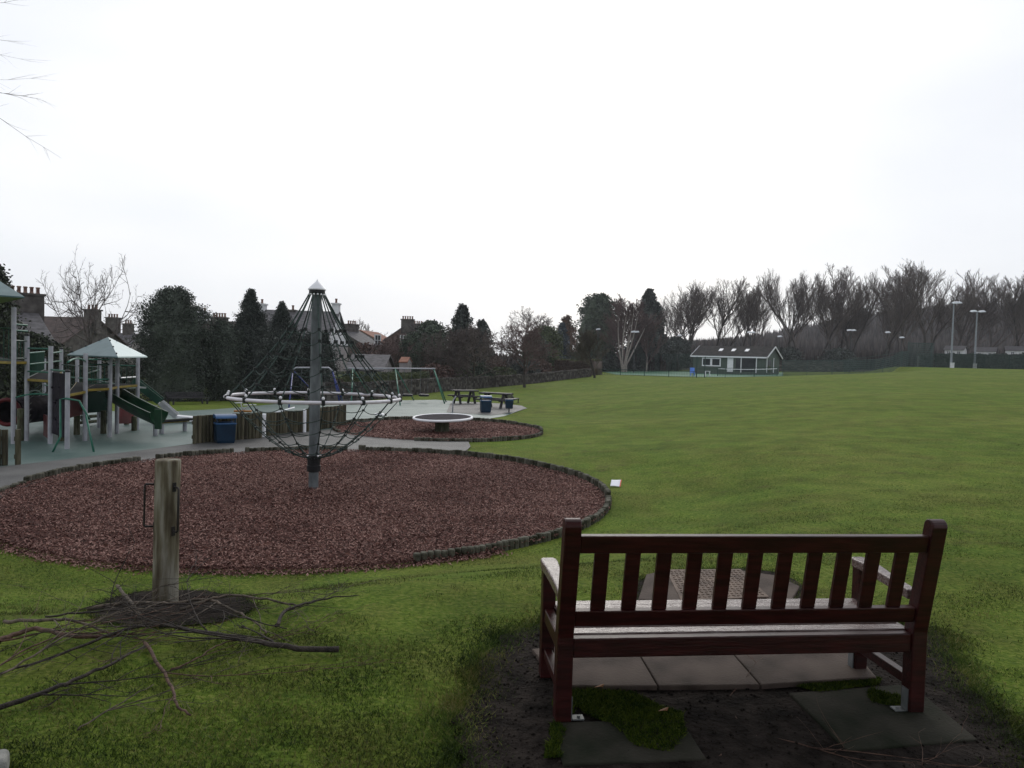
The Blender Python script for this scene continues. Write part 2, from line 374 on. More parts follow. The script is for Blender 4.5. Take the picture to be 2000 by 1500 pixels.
edging(PIT2, ang(PIT2, 800, 868), ang(PIT2, 800, 868)+2*PI-.9,
       [(ang(PIT2, 783, 820), .16), (ang(PIT2, 805, 820), .16), (ang(PIT2, 944, 823), .16)], 'low ring of upright logs round the smaller bark bed')

# bare soil
rs = random.Random(11)
soil_bench = jag(GP([(1050,1222),(985,1242),(945,1290),(925,1360),(885,1400),(900,1460),(905,1530),(905,1640),(1500,1640),(2060,1640),(2040,1500),(1985,1435),(1900,1350),(1862,1290),(1835,1235),(1700,1215),(1560,1180),(1300,1185),(1150,1200)]), .05, .025, rs)
tag(drape('soil_patch', soil_bench, .010, M_soil), kind='structure')
pp = P(322,1180)
soil_post = jag(GP([(172,1198),(205,1172),(265,1158),(330,1153),(400,1155),(455,1163),(495,1182),(480,1203),(420,1218),(340,1226),(250,1226),(190,1215)]), .05, .018, rs)
tag(drape('soil_patch', soil_post, .010, M_soil), kind='structure')
soil_man = jag(GP([(1236,1186),(1240,1140),(1290,1119),(1450,1112),(1530,1120),(1575,1150),(1560,1190)]), .12, .02, rs)
tag(drape('soil_patch', soil_man, .010, M_soil), kind='structure')

# paving slabs
def slab(pxs, label, m=M_slab, top=.035, thick=.05):
    q = GP(pxs); c = Vector((sum(p[0] for p in q)/len(q), sum(p[1] for p in q)/len(q), 0))
    z = hz(c.x, c.y); root_loc = (c.x, c.y, z)
    mb = MB(); mb.prism(q if area(q) > 0 else q[::-1], z+top-thick, z+top)
    me = bpy.data.meshes.new('paving_slab'); me.from_pydata([(v[0]-c.x, v[1]-c.y, v[2]-z) for v in mb.v], [], mb.f)
    o = link('paving_slab', me, m, loc=root_loc); b = o.modifiers.new('bevel', 'BEVEL'); b.width = .008; b.segments = 2
    return tag(o, label, 'paving slab', 'concrete slabs under and round the bench')
def area(q): return sum(q[i][0]*q[(i+1)%len(q)][1]-q[(i+1)%len(q)][0]*q[i][1] for i in range(len(q)))
slab([(1038,1278),(1100,1352),(1284,1352),(1232,1262)], 'pinkish grey concrete slab under the left end of the bench seat')
slab([(1234,1262),(1287,1352),(1484,1350),(1405,1258)], 'pinkish grey concrete slab under the middle of the bench seat')
slab([(1407,1258),(1487,1350),(1712,1334),(1640,1250)], 'concrete slab under the right end of the seat, with the front foot bracket on it')
slab([(1078,1418),(1330,1412),(1380,1490),(1100,1502)], 'dark mossy slab under the left rear leg of the bench', M_slabdark, .02)
slab([(1540,1360),(1778,1342),(1910,1452),(1655,1474)], 'dark damp slab under the right rear leg of the bench', M_slabdark, .02)
slab([(1246,1178),(1262,1130),(1305,1122),(1345,1182)], 'cracked grey slab at the left of the rusty cover on the lawn', M_slab, .03)
slab([(1440,1122),(1515,1132),(1562,1152),(1545,1180),(1500,1180)], 'grey slab at the right of the rusty cover on the lawn', M_slab, .03)
M_rust = mat('rusty_iron', (.07,.045,.032), (.17,.12,.09), rough=.7, scale=12, bump=.3)
q = GP([(1300,1123),(1446,1122),(1502,1174),(1330,1182)]); cz = max(hz(*t_) for t_ in q)-.005; cq = (sum(p[0] for p in q)/4, sum(p[1] for p in q)/4)
mr = empty('access_cover', (*cq, cz), 'rusty metal access cover with a raised tread set in slabs on the lawn', 'access cover')
mb = MB(); mb.prism(q if area(q) > 0 else q[::-1], cz-.02, cz+.038); mb.build('plate', M_rust, mr, bevel=.003)
mb = MB(); A, B, C_, D_ = [Vector((*p, 0)) for p in q]
for i in range(1, 18):
    for j in range(1, 14):
        u, v = i/18, j/14; p = A.lerp(B, u).lerp(D_.lerp(C_, u), v); s = 1 if (i+j) % 2 else -1
        mb.box((p.x, p.y, cz+.0395), (.026, .007, .006), s*PI/4)
mb.build('tread', M_rust, mr)

# moss clumps
M_moss = mat('moss', (.018,.038,.003), (.075,.10,.010), rough=.9, scale=14, bump=.8, island=.6, c3=(.04,.066,.006), spec=.1)
def tuft(name, label, cat, poly, n, hgt, wid, m, rng, dz=.02, lean=.35):
    q = np.array([p[:2] for p in poly]); x = rng.uniform(q[:,0].min(), q[:,0].max(), n*3); y = rng.uniform(q[:,1].min(), q[:,1].max(), n*3)
    k = inpoly(x, y, poly); x, y = x[k][:n], y[k][:n]; return blades(name, label, cat, x, y, hgt, wid, m, rng, dz, lean)
def blades(name, label, cat, x, y, hgt, wid, m, rng, dz=0., lean=.35):
    n = len(x); z = H(x, y)+dz; a = rng.uniform(0, 2*PI, n); h = hgt*rng.uniform(.45, 1.3, n); wv = wid*rng.uniform(.6, 1.4, n)
    lx = rng.normal(0, lean, n)*h; ly = rng.normal(0, lean, n)*h; cx, cy = np.cos(a)*wv/2, np.sin(a)*wv/2
    V = np.stack([np.stack([x-cx, y-cy, z-.004], 1), np.stack([x+cx, y+cy, z-.004], 1), np.stack([x+lx, y+ly, z+h], 1)], 1).reshape(-1, 3)
    o = link(name, arr_mesh(name, V, np.arange(3*n).reshape(-1, 3)), m); return tag(o, label, cat, kind='stuff')
rg = np.random.default_rng(12)
moss_polys = [GP([(1112,1352),(1230,1356),(1330,1400),(1345,1440),(1300,1478),(1235,1470),(1190,1420),(1120,1392)]), GP([(1085,1350),(1112,1352),(1116,1400),(1086,1420)]),
              GP([(1078,1415),(1100,1430),(1098,1490),(1070,1490)]), GP([(1555,1348),(1620,1334),(1715,1330),(1712,1345),(1600,1360)]), GP([(1695,1350),(1775,1370),(1760,1388),(1705,1378)])]
for mp_, lb in zip(moss_polys, ['bright green moss patch behind the left rear leg spreading over the dark slab', 'strip of moss at the outer side of the left rear leg', 'moss creeping along the outer edge of the mossy slab', 'thin line of moss along the back edge of the seat slabs', 'small moss patch beside the right rear leg']):
    tuft('moss', lb, 'moss', jag(mp_, .08, .02, rs), int(42000*abs(area(mp_))/2)+400, .012, .008, M_moss, rg, .020, .9)

# grass blades (lawn close to the camera)
M_grass = mat('grass_blade', (.020,.036,.008), (.21,.19,.07), rough=.6, scale=1.9, detail=10, island=.34, c3=(.068,.112,.018), lo=.34, hi=.72, trans=.3, spec=.15, big=(1.1, (.74,.68,.66), (1.12,1.15,1.05)))
def clump(x, y):
    f = np.zeros(len(x)); rr = np.random.default_rng(9)
    for s in (1.1, 2.7, 6.5, 14.):
        for _ in range(4):
            a = rr.uniform(0, 6.28); f += np.sin((x*math.cos(a)+y*math.sin(a))*s*rr.uniform(.7, 1.4)+rr.uniform(0, 6.28))
    k = rr.uniform(0, 1, len(x)) < np.clip(.52+f*.20, .06, 1); return x[k], y[k]
def scatter(n, y0, y1, rng, az=.86, p=1.):
    t = rng.uniform(0, 1, n)**p; y = y0*(y1/y0)**t; x = y*rng.uniform(-az, az, n)*1.0; return x, y
holes = [soil_bench, soil_post, soil_man, rubber, path_poly, picnic_poly]
def lawn_pts(x, y):
    k = np.ones(len(x), bool)
    for h_ in holes: k &= ~inpoly(x, y, h_)
    for (cx, cy, r), e_ in ((PIT1, .07), (PIT2, .07)): k &= np.hypot(x-cx, y-cy) > r+e_
    return x[k], y[k]
x, y = lawn_pts(*scatter(520000, 1.7, 17, rg, p=1.35)); x, y = clump(x, y); blades('grass', 'short green grass of the lawn around the bench and post', 'grass', x, y, .019, .0052, M_grass, rg, 0, .85)
# ragged grass on the lip of the soil
def edge_pts(poly, n, spread, rng):
    q = np.array([p[:2] for p in poly]+[poly[0][:2]]); i = rng.integers(0, len(q)-1, n); t = rng.uniform(0, 1, n)[:, None]
    p = q[i]*(1-t)+q[i+1]*t+rng.normal(0, spread, (n, 2)); return p[:, 0], p[:, 1]
for pl in (soil_bench, soil_post, soil_man):
    x, y = edge_pts(pl, 34000 if pl is soil_bench else 3000, .075 if pl is soil_bench else .04, rg)
    k = y > 2.6; blades('grass', 'thin scattered grass where the turf gives way to bare soil', 'grass', x[k], y[k], .020, .006, M_grass, rg, .006, .9)
# crumbs of soil
x = rg.uniform(-.5, 3.6, 9000); y = rg.uniform(2.2, 5, 9000); k = inpoly(x, y, soil_bench)
x2 = rg.uniform(pp.x-.6, pp.x+.6, 2500); y2 = rg.uniform(pp.y-.4, pp.y+.4, 2500); k2 = inpoly(x2, y2, soil_post)
X_, Y_ = np.concatenate([x[k], x2[k2]]), np.concatenate([y[k], y2[k2]]); n = len(X_); s = .002+.009*rg.uniform(0, 1, n)**3
off = np.array([(1,0,0),(0,1,0),(-1,0,0),(0,-1,0),(0,0,1),(0,0,-1)]); C_ = np.stack([X_, Y_, H(X_, Y_)+.012], 1)
V = (C_[:, None, :]+off[None]*s[:, None, None]*rg.uniform(.6, 1.3, (n, 6, 1))).reshape(-1, 3)
F = np.array([(0,1,4),(1,2,4),(2,3,4),(3,0,4),(1,0,5),(2,1,5),(3,2,5),(0,3,5)]); F = (np.arange(n)[:, None, None]*6+F[None]).reshape(-1, 3)
M_crumb = mat('soil_crumb', (.007,.0055,.0045), (.035,.028,.023), rough=.9, scale=2, island=.9, lo=.2, hi=1.2, spec=.1)
tag(link('soil_crumbs', arr_mesh('soil_crumbs', V, F), M_crumb), 'loose crumbs of dark earth on the bare soil', 'soil crumbs', kind='stuff')

# ------------------------------------------------------------------ park bench
M_bench = mat('bench_varnish', (.018,.0035,.003), (.046,.0075,.007), rough=.36, scale=5, detail=8, stretch=(1,9,9), bump=.15, bscale=20, spec=.32, c3=(.030,.005,.0045))
M_seat = mat('worn_seat_sheen', (.08,.045,.04), (.27,.215,.20), rough=.12, scale=7, detail=9, stretch=(1.2,14,14), bump=.2, bscale=25, spec=.9, c3=(.15,.10,.092))  # worn varnish, with the wet sky sheen lightened into its base colour
M_galv = mat('bracket_steel', (.13,.14,.14), (.22,.23,.23), rough=.5, metal=.4)
bl, br = P(1097,1412), P(1781,1392.5)
bx = (br-bl).normalized(); bdir = Vector((-bx.y, bx.x, 0)); byaw = math.atan2(bx.y, bx.x); BL = (br-bl).length
bench = empty('park_bench', bl, 'dark red varnished wooden slatted bench seen from behind, in the foreground', 'bench')
bench.rotation_euler = (0, 0, byaw)
def BB(): return MB()
def bbuild(mb, name, m=M_bench, bevel=.006, parent=None, label=None):
    me = bpy.data.meshes.new(name); me.from_pydata(mb.v, [], mb.f); me.update(); o = link(name, me, m, parent or bench)
    if bevel: b = o.modifiers.new('bevel', 'BEVEL'); b.width = bevel; b.segments = 3; b.limit_method = 'ANGLE'
    if label: o['label'] = label
    return o
def prism_x(mb, prof, x0, x1):      # profile in (y,z) extruded along the bench
    n = len(prof); return mb.add([(x0, a, b) for a, b in prof]+[(x1, a, b) for a, b in prof],
        [tuple(range(n)), tuple(range(n, 2*n))[::-1]]+[(i, n+i, n+(i+1)%n, (i+1)%n) for i in range(n)])
RK = -.105      # rake of the back towards the viewer at the top
def rake(z): return 0 if z < .42 else RK*(z-.42)/.53
for x in (0, BL):
    top = [(rake(.955)-.036+.036*(1-math.cos(t)), .955+.036*math.sin(t)) for t in [PI*i/8 for i in range(9)]]
    prof = [(-.038, .02), (-.038, .42)]+[(rake(.955)-.036, .955)]+top[1:-1]+[(rake(.955)+.036, .955), (.038, .42), (.038, .02)]
    bbuild(prism_x(BB(), prof, x-.038, x+.038), 'rear_leg')
SD = .47
for x in (0, BL): bbuild(BB().box((x, SD, .31), (.07, .07, .58)), 'front_leg')
x0, x1 = .0385, BL-.0385
def sheared(z0, z1, th): return [(rake(z0)-th/2, z0), (rake(z1)-th/2, z1), (rake(z1)+th/2, z1), (rake(z0)+th/2, z0)]
bbuild(prism_x(BB(), sheared(.828, .912, .05), x0, x1), 'top_rail')
bbuild(prism_x(BB(), sheared(.468, .545, .05), x0, x1), 'lower_back_rail')
for i in range(11):
    xc = (BL)*(i+1)/12
    bbuild(prism_x(BB(), [(a, b) for a, b in sheared(.5455, .8275, .022)], xc-.034, xc+.034), 'back_slat', bevel=.003)
bbuild(BB().box((BL/2, .0, .362), (x1-x0, .05, .092)), 'rear_seat_rail')
bbuild(BB().box((BL/2, SD, .362), (x1-x0, .045, .075)), 'front_seat_rail')
for x in (0, BL/2, BL):
    xx = x if x in (0, BL) else x
    bbuild(BB().box((xx, SD/2+.001, .358), (.05, SD-.075 if x in (0, BL) else SD-.05, .07)), 'seat_bearer')
for i in range(6):
    y = .062+i*.079
    bbuild(BB().box((BL/2, y, .414-.004*abs(i-2.5)), (x1-x0+.02, .068, .022)), 'seat_slat', M_seat, .004)
for x in (0, BL):
    bbuild(BB().box((x, SD/2+.001, .155), (.045, SD-.073, .05)), 'side_stretcher')
    # shaped armrest: broad rounded front, waisted behind
    prof_top = [(.036, .028), (.12, .026), (.24, .030), (.36, .038), (.46, .045), (.50, .043), (.525, .03)]
    mb = BB(); n = len(prof_top)
    zt = lambda y: .615+.012*math.cos((y-.30)*9)+.03*max(0, (y-.25)/.27)
    vs = []
    for y, hw in prof_top:
        z = zt(y); d = .05
        vs += [(x-hw, y, z), (x+hw, y, z), (x+hw, y, z-d), (x-hw, y, z-d)]
    fs = [(3,2,1,0), tuple(4*(n-1)+k for k in range(4))]+[(4*i+k, 4*i+(k+1)%4, 4*i+4+(k+1)%4, 4*i+4+k) for i in range(n-1) for k in range(4)]
    mb.add(vs, [f[::-1] for f in fs]); bbuild(mb, 'armrest', M_seat, .008)
for x, y in ((0, 0), (BL, 0), (0, SD), (BL, SD)):
    s = 1 if x == 0 else -1
    mb = BB().box((x+s*.0415, y, .075), (.006, .045, .11)); mb.box((x+s*.075, y, .024), (.055, .045, .006)); mb.lathe([(.008, .027), (.008, .034)], (x+s*.08, y, 0), 8)
    bbuild(mb, 'foot_bracket', M_galv, 0)

# ------------------------------------------------------------------ post with handles
M_post = mat('green_weathered_post', (.045,.030,.018), (.27,.25,.205), rough=.85, scale=7, detail=9, stretch=(2.2,2.2,.3), bump=.5, bscale=22, c3=(.135,.115,.075))
M_postlow = M_post
M_iron = mat('black_iron', (.012,.011,.012), (.03,.022,.02), rough=.55)
post = empty('handle_post', pp, 'greenish round timber post with black iron grab handles among cut branches', 'post')
prof = [(.082, -.05), (.080, .1), (.078, .45), (.077, .75), (.079, .955), (.072, .965)]
mb = MB(); n = 28
PK = (W(328, 897, pp.y).z-pp.z)/.965
prof = [(r*PK, z*PK) for r, z in prof]
for r, z in prof: mb.v += [(pp.x+(r+.003*math.sin(3*a+z*4))*math.cos(a)+.012*z, pp.y+r*math.sin(a), pp.z+z) for a in [2*PI*k/n for k in range(n)]]
mb.f += [(i*n+k, i*n+(k+1)%n, (i+1)*n+(k+1)%n, (i+1)*n+k) for i in range(len(prof)-1) for k in range(n)]+[tuple(range((len(prof)-1)*n, len(prof)*n))]
o = mb.build('timber', M_post, post, smooth=False)
for p_ in o.data.polygons: p_.use_smooth = p_.index < (len(prof)-1)*n
def handle(a, z0, z1, out_):
    c, s = math.cos(a), math.sin(a); mb = MB(); r0 = .074*PK; z0 *= PK; z1 *= PK; out_ *= PK
    def q(r, z): return (pp.x+r*c+.012*z, pp.y+r*s, pp.z+z)
    mb.tube([q(r0, z1), q(r0+out_-.01, z1+.0), q(r0+out_, z1-.012), q(r0+out_, z0+.012), q(r0+out_-.01, z0), q(r0, z0)], .0085, 8)
    h = mb.build('handle', M_iron, post, smooth=True)
    mb = MB()
    for z in (z0, z1):
        rot = Matrix.Rotation(a, 3, 'Z'); mb.box(q(r0+.007, z), (.006, .03, .075), rot)
    m2 = MB(); m2.v, m2.f = mb.v, mb.f
    me = bpy.data.meshes.new('mounting_plate'); me.from_pydata([(v[0]-pp.x, v[1]-pp.y, v[2]-pp.z) for v in mb.v], [], mb.f); link('mounting_plate', me, M_iron, h)
handle(R(188), .52, .80, .068); handle(R(-35), .50, .79, .055)

# ------------------------------------------------------------------ fallen branches
M_bark1 = mat('grey_bark', (.05,.040,.030), (.16,.125,.095), rough=.8, scale=20, bump=.6)
M_bark2 = mat('dark_bark', (.018,.014,.012), (.055,.043,.035), rough=.75, scale=25, bump=.6)
M_bark3 = mat('reddish_bark', (.05,.026,.019), (.15,.085,.06), rough=.7, scale=25, bump=.5)
def branch(px_pts, r0, r1, m, label, twigs, seed, lift=.03):
    rg = random.Random(seed); pts = []; N_ = len(px_pts)
    for i, (a, b) in enumerate(px_pts):
        p = P(a, b); t = i/(N_-1); pts.append(Vector((p.x, p.y, p.z+lift*(.6+.7*math.sin(PI*t))+r0*.6)))
    # smooth path
    sm = []
    for i in range(N_-1):
        p0 = pts[max(0, i-1)]; p1 = pts[i]; p2 = pts[i+1]; p3 = pts[min(N_-1, i+2)]
        for k in range(5):
            t = k/5; sm.append(.5*((2*p1)+(-p0+p2)*t+(2*p0-5*p1+4*p2-p3)*t*t+(-p0+3*p1-3*p2+p3)*t**3)+Vector((rg.gauss(0,.003), rg.gauss(0,.003), rg.gauss(0,.003))))
    r0 *= .85; r1 *= .8; sm.append(pts[-1]); M_ = len(sm); rad = [r0+(r1-r0)*i/(M_-1) for i in range(M_)]
    root = empty('fallen_branch', pts[0], label, 'fallen branch', 'cut branches heaped at the foot of the post')
    MB().tube(sm, rad, 8).build('limb', m, root, smooth=True)
    mb = MB()
    def twig(p, d, L_, r, lev):
        q = [p]; nseg = 6
        for k in range(nseg):
            d = (d+Vector((rg.gauss(0,.13), rg.gauss(0,.13), rg.gauss(0,.05)))).normalized(); n_ = q[-1]+d*L_/nseg
            g = hz(n_.x, n_.y)+.012
            if n_.z < g: n_.z = g; d.z = abs(d.z)*.3
            q.append(n_)
            if lev and rg.random() < .5: twig(n_, (d+Vector((rg.gauss(0,.6), rg.gauss(0,.6), rg.gauss(0,.15)))).normalized(), L_*rg.uniform(.35, .6), r*.6, lev-1)
        mb.tube(q, [r*(1-.75*k/nseg) for k in range(nseg+1)], 5)
    for _ in range(int(twigs*.75+.5)):
        i = rg.randrange(2, M_-1); d = (sm[i+1 if i+1 < M_ else i]-sm[i-1]).normalized(); s = rg.choice((-1, 1))
        sd_ = Vector((-d.y, d.x, 0))*s; twig(sm[i], (d*rg.uniform(.5, 1.3)+sd_*rg.uniform(.3, .9)+Vector((0,0,rg.uniform(-.08,.12)))).normalized(), rg.uniform(.25, .85), max(.003, rad[i]*.42), 2)
    if mb.v: mb.build('twigs', m, root, smooth=True)
RB = .85
branch([(660,1281),(560,1281),(470,1266),(390,1255),(300,1240),(225,1256),(120,1295),(-20,1335)], .021, .007, M_bark2, 'longest dark branch with its thick cut end at the right of the heap', 10, 1, .04)
branch([(-30,1400),(60,1380),(130,1352),(200,1320),(282,1272)], .017, .008, M_bark2, 'dark branch sloping down to the left in front of the heap', 7, 2, .03)
branch([(282,1262),(305,1300),(332,1345),(345,1385),(372,1405)], .013, .006, M_bark3, 'curved reddish brown branch pointing towards the camera from the heap', 2, 3, .02)
branch([(-30,1280),(15,1262),(70,1250),(150,1262),(235,1252)], .02, .012, M_bark3, 'thick reddish branch at the left edge of the heap', 5, 4, .04)
branch([(10,1228),(90,1237),(150,1240),(215,1252)], .014, .008, M_bark1, 'straight grey branch lying behind the reddish one at left', 3, 5, .06)
branch([(229,1152),(238,1172),(252,1192),(275,1215)], .017, .013, M_bark1, 'short grey cut stub sticking up left of the post', 0, 6, .05)
branch([(170,1200),(260,1193),(330,1200),(395,1192),(440,1205),(490,1228),(520,1250)], .016, .006, M_bark1, 'grey branch lying across the soil right in front of the post', 6, 7, .05)
branch([(350,1205),(395,1198),(450,1188),(520,1192),(580,1196)], .013, .008, M_bark1, 'grey branch arching to the right behind the heap', 4, 8, .06)
branch([(540,1232),(555,1208),(585,1197),(640,1180),(700,1170)], .015, .004, M_bark2, 'forked dark branch at the right rear of the heap', 5, 9, .03)
branch([(90,1220),(170,1222),(270,1218),(360,1212),(420,1222),(500,1240),(560,1245)], .008, .004, M_bark2, 'thin dark branch threaded through the middle of the heap', 6, 10, .08)
branch([(0,1345),(80,1310),(150,1275),(230,1240),(300,1215),(400,1160)], .007, .003, M_bark1, 'thin pale branch rising to the right through the heap', 5, 11, .1)
branch([(-20,1330),(60,1290),(150,1262),(250,1235),(330,1208),(380,1180)], .006, .003, M_bark3, 'slender reddish branch rising to the right beside the pale one', 5, 12, .07)
branch([(150,1430),(210,1395),(250,1370),(300,1340)], .005, .003, M_bark1, 'small grey twig lying on the grass below the heap', 2, 13, .01)
branch([(330,1318),(385,1300),(430,1272),(480,1262),(540,1262)], .006, .003, M_bark3, 'thin reddish branch under the thick cut end', 4, 14, .03)
branch([(1395,1485),(1430,1465),(1478,1440),(1540,1452),(1560,1465)], .004, .002, M_bark3, 'thin twig lying on the soil behind the bench', 2, 15, .0)
branch([(1470,1440),(1440,1405),(1418,1360),(1435,1340)], .004, .002, M_bark3, 'second thin twig crossing the soil behind the bench', 1, 16, .0)

# ------------------------------------------------------------------ litter and leaf
pk = P(-34, 1516); mb = MB(); mb.box((0,0,.03), (.17,.12,.09)); me = bpy.data.meshes.new('stone_block'); me.from_pydata(mb.v, [], mb.f)
o = link('stone_block', me, mat('pale_stone', (.20,.20,.185), (.30,.295,.27), rough=.8, scale=14, bump=.4), loc=pk); o.rotation_euler = (0, 0, .5); b_ = o.modifiers.new('bevel', 'BEVEL'); b_.width = .025; b_.segments = 4
tag(o, 'pale rounded stone block in the bottom left corner of the photo', 'stone')
pl = P(1200, 951); M_paper = mat('paper', (.75,.75,.80), (.85,.85,.88), rough=.6); M_red = mat('red_print', (.6,.08,.05), (.7,.15,.1), rough=.6)
lt = empty('litter', pl, 'crumpled white and red wrapper on the grass right of the bark bed', 'litter')
def sheet(name, m, u0, u1, zo):
    V = []; F = []; nn = 8; rg = random.Random(2)
    for i in range(nn+1):
        for j in range(nn+1):
            u = u0+(u1-u0)*i/nn; v = j/nn; V.append(((u-.5)*.18+.05*v, (v-.5)*.20, .03+.004*math.sin(u*5)*math.cos(v*4)+zo+.08*v))
    F = [(i*(nn+1)+j, (i+1)*(nn+1)+j, (i+1)*(nn+1)+j+1, i*(nn+1)+j+1) for i in range(nn) for j in range(nn)]
    me = bpy.data.meshes.new(name); me.from_pydata(V, [], F); me.shade_smooth(); o = link(name, me, m, lt); s = o.modifiers.new('thick', 'SOLIDIFY'); s.thickness = .002
sheet('wrapper', M_paper, 0, .9, 0); sheet('printed_edge', M_red, .9, 1, 0)
M_leaf = mat('dead_leaf', (.16,.07,.025), (.25,.12,.05), rough=.7)
for (a, b), lb in (((1295,1399), 'small dead brown leaf on the moss behind the bench'), ((1170,1352), 'tiny pale dead leaf by the slab edge behind the bench')):
    p = P(a, b); me = bpy.data.meshes.new('fallen_leaf'); s = .03
    me.from_pydata([(-s, 0, .03), (-s*.3, -s*.4, .036), (s*.5, -s*.35, .03), (s, 0, .04), (s*.4, s*.35, .034), (-s*.4, s*.3, .03)], [], [(0,1,2,3,4,5)])
    o = link('fallen_leaf', me, M_leaf, loc=p); o.rotation_euler = (0, 0, .4); tag(o, lb, 'leaf'); mdf = o.modifiers.new('thick', 'SOLIDIFY'); mdf.thickness = .001

# ------------------------------------------------------------------ rotating rope net climber
M_rope = mat('green_black_rope', (.018,.034,.029), (.045,.070,.060), rough=.7, scale=30)
M_ropedk = mat('rope_clamp', (.010,.012,.012), (.02,.024,.024), rough=.5)
M_ringw = mat('white_tube', (.62,.60,.64), (.72,.70,.74), rough=.35)
pc = P(612, 958); px_m = pc.y/FPX
climber = empty('rope_climber', pc, 'tall rotating rope net climber with a white ring round a grey pole', 'rope climber')
tiltv = Vector((.0, 0, 1))
def cz(y): return W(612, y, pc.y).z
ZT = cz(570); ZC0 = cz(921); ZC1 = cz(892); ZR = cz(776); cx0, cy0 = pc.x, pc.y
MB().lathe([(.077, -.05), (.077, ZC0-pc.z+.02)], (cx0, cy0, pc.z), 24).build('base_pole', M_steel, climber, smooth=False)
m_ = MB(); m_.lathe([(.082, ZC1-pc.z), (.082, cz(600)-pc.z), (.074, cz(600)-pc.z+.01), (.074, ZT-pc.z-.02)], (cx0, cy0, pc.z), 24)
o = m_.build('pole', M_steel, climber)
MB().lathe([(.088, ZC0-pc.z), (.106, ZC0-pc.z+.01), (.106, ZC0-pc.z+.10), (.1, ZC0-pc.z+.105), (.1, ZC1-pc.z-.06), (.106, ZC1-pc.z-.055), (.106, ZC1-pc.z+.02), (.085, ZC1-pc.z+.03)], (cx0, cy0, pc.z), 24).build('bearing_collar', M_black, climber)
MB().lathe([(.14, ZT-pc.z+.03), (.14, ZT-pc.z+.045), (.075, ZT-pc.z+.115), (.012, ZT-pc.z+.175), (.004, ZT-pc.z+.20)], (cx0, cy0, pc.z), 20).build('cap', M_white, climber)
MB().lathe([(.12, ZT-pc.z-.035), (.125, ZT-pc.z-.01), (.125, ZT-pc.z+.028)], (cx0, cy0, pc.z), 20).build('cap_collar', M_black, climber)
RR = 1.335; NR = 14
MB().tube([(cx0+RR*math.cos(2*PI*k/72), cy0+RR*math.sin(2*PI*k/72), ZR) for k in range(72)], .027, 10, closed=True).build('ring', M_ringw, climber, smooth=True)
levs = [cz(v) for v in (645, 667, 694, 723, 750)]
def upr(z):      # radius of the upper net at height z, pulled slightly inwards
    t = (ZT-.02-z)/(ZT-.02-ZR); return .115+(RR-.115)*(t-.09*math.sin(PI*t))
zl0 = ZC1-.02
def lor(t): return .10+(RR-.10)*(t**.72)      # t: 0 at the collar, 1 at the ring
lowt = [.17, .36, .56, .76]
lowz = lambda t: zl0+(ZR-zl0)*(t**1.12)
knots = MB(); kn2 = MB()
def pt(a, r, z): return Vector((cx0+r*math.cos(a), cy0+r*math.sin(a), z))
A_ = [2*PI*(k+.27)/NR for k in range(NR)]
for a in A_:
    for da in (-.012, .012):
        zs = [ZT-.02-(ZT-.02-ZR)*i/14 for i in range(15)]
        if da > 0: MB().tube([pt(a, upr(z), z) for z in zs], .0105, 6).build('upper_rope', M_rope, climber, smooth=True)
    MB().tube([pt(a, lor(i/12), lowz(i/12)) for i in range(13)], .008, 6).build('lower_rope', M_rope, climber, smooth=True)
for li, z in enumerate(levs):
    r = upr(z); pts = []
    for k in range(NR):
        a0, a1 = A_[k], A_[k]+2*PI/NR; sag = (.035+.28*r*2*PI/NR*.45)
        for q_ in range(8):
            t = q_/8; a = a0+(a1-a0)*t; s4 = 4*t*(1-t); rr = r*(1-.12*s4*0) + 0
            p0_, p1_ = pt(a0, r, z), pt(a1, r, z); p = p0_.lerp(p1_, t); pts.append(Vector((p.x, p.y, z-sag*s4)))
        MB().box(pt(a0, r, z), (.045, .045, .05), a0).build('rope_clamp', M_ropedk, climber)
    MB().tube(pts, .007, 6, closed=True).build('cross_rope', M_rope, climber, smooth=True)
for t in lowt:
    z = lowz(t); r = lor(t); pts = []
    for k in range(NR):
        a0, a1 = A_[k], A_[k]+2*PI/NR
        for q_ in range(6):
            u = q_/6; p = pt(a0, r, z).lerp(pt(a1, r, z), u); pts.append(Vector((p.x, p.y, z-.05*r*4*u*(1-u))))
        (MB().box(pt(a0, r, z), (.032, .032, .036), a0).build('rope_clamp', M_ropedk, climber) if t > .5 else knots.box(pt(a0, r, z), (.032, .032, .036), a0))
    MB().tube(pts, .007, 6, closed=True).build('cross_rope', M_rope, climber, smooth=True)
knots.build('rope_clamps', M_ropedk, climber)['kind'] = 'stuff'
for a in A_:
    rm = Matrix.Rotation(a, 3, 'Z')
    c = MB().tube([pt(a, RR, ZR-.045), pt(a, RR, ZR+.045)], .0375, 8)
    c = MB().box(pt(a, RR, ZR), (.075, .05, .08), rm).build('ring_clamp', M_ropedk, climber, bevel=.01)
    b = MB().ball(pt(a, RR-.01, ZR+.062), .024, 8).build('bolt_cap', M_white, None)
    b.data.transform(Matrix.Translation(-climber.location)); b.parent = climber
    b = MB().ball(pt(a, .128, ZT-.045), .017, 8).build('bolt_cap', M_white, None); b.data.transform(Matrix.Translation(-climber.location)); b.parent = climber
for a in (R(-40), R(-140), R(90), R(30)):
    b = MB().ball(pt(a, .105, ZC1+.02), .016, 6).build('bolt_cap', M_white, None); b.data.transform(Matrix.Translation(-climber.location)); b.parent = climber
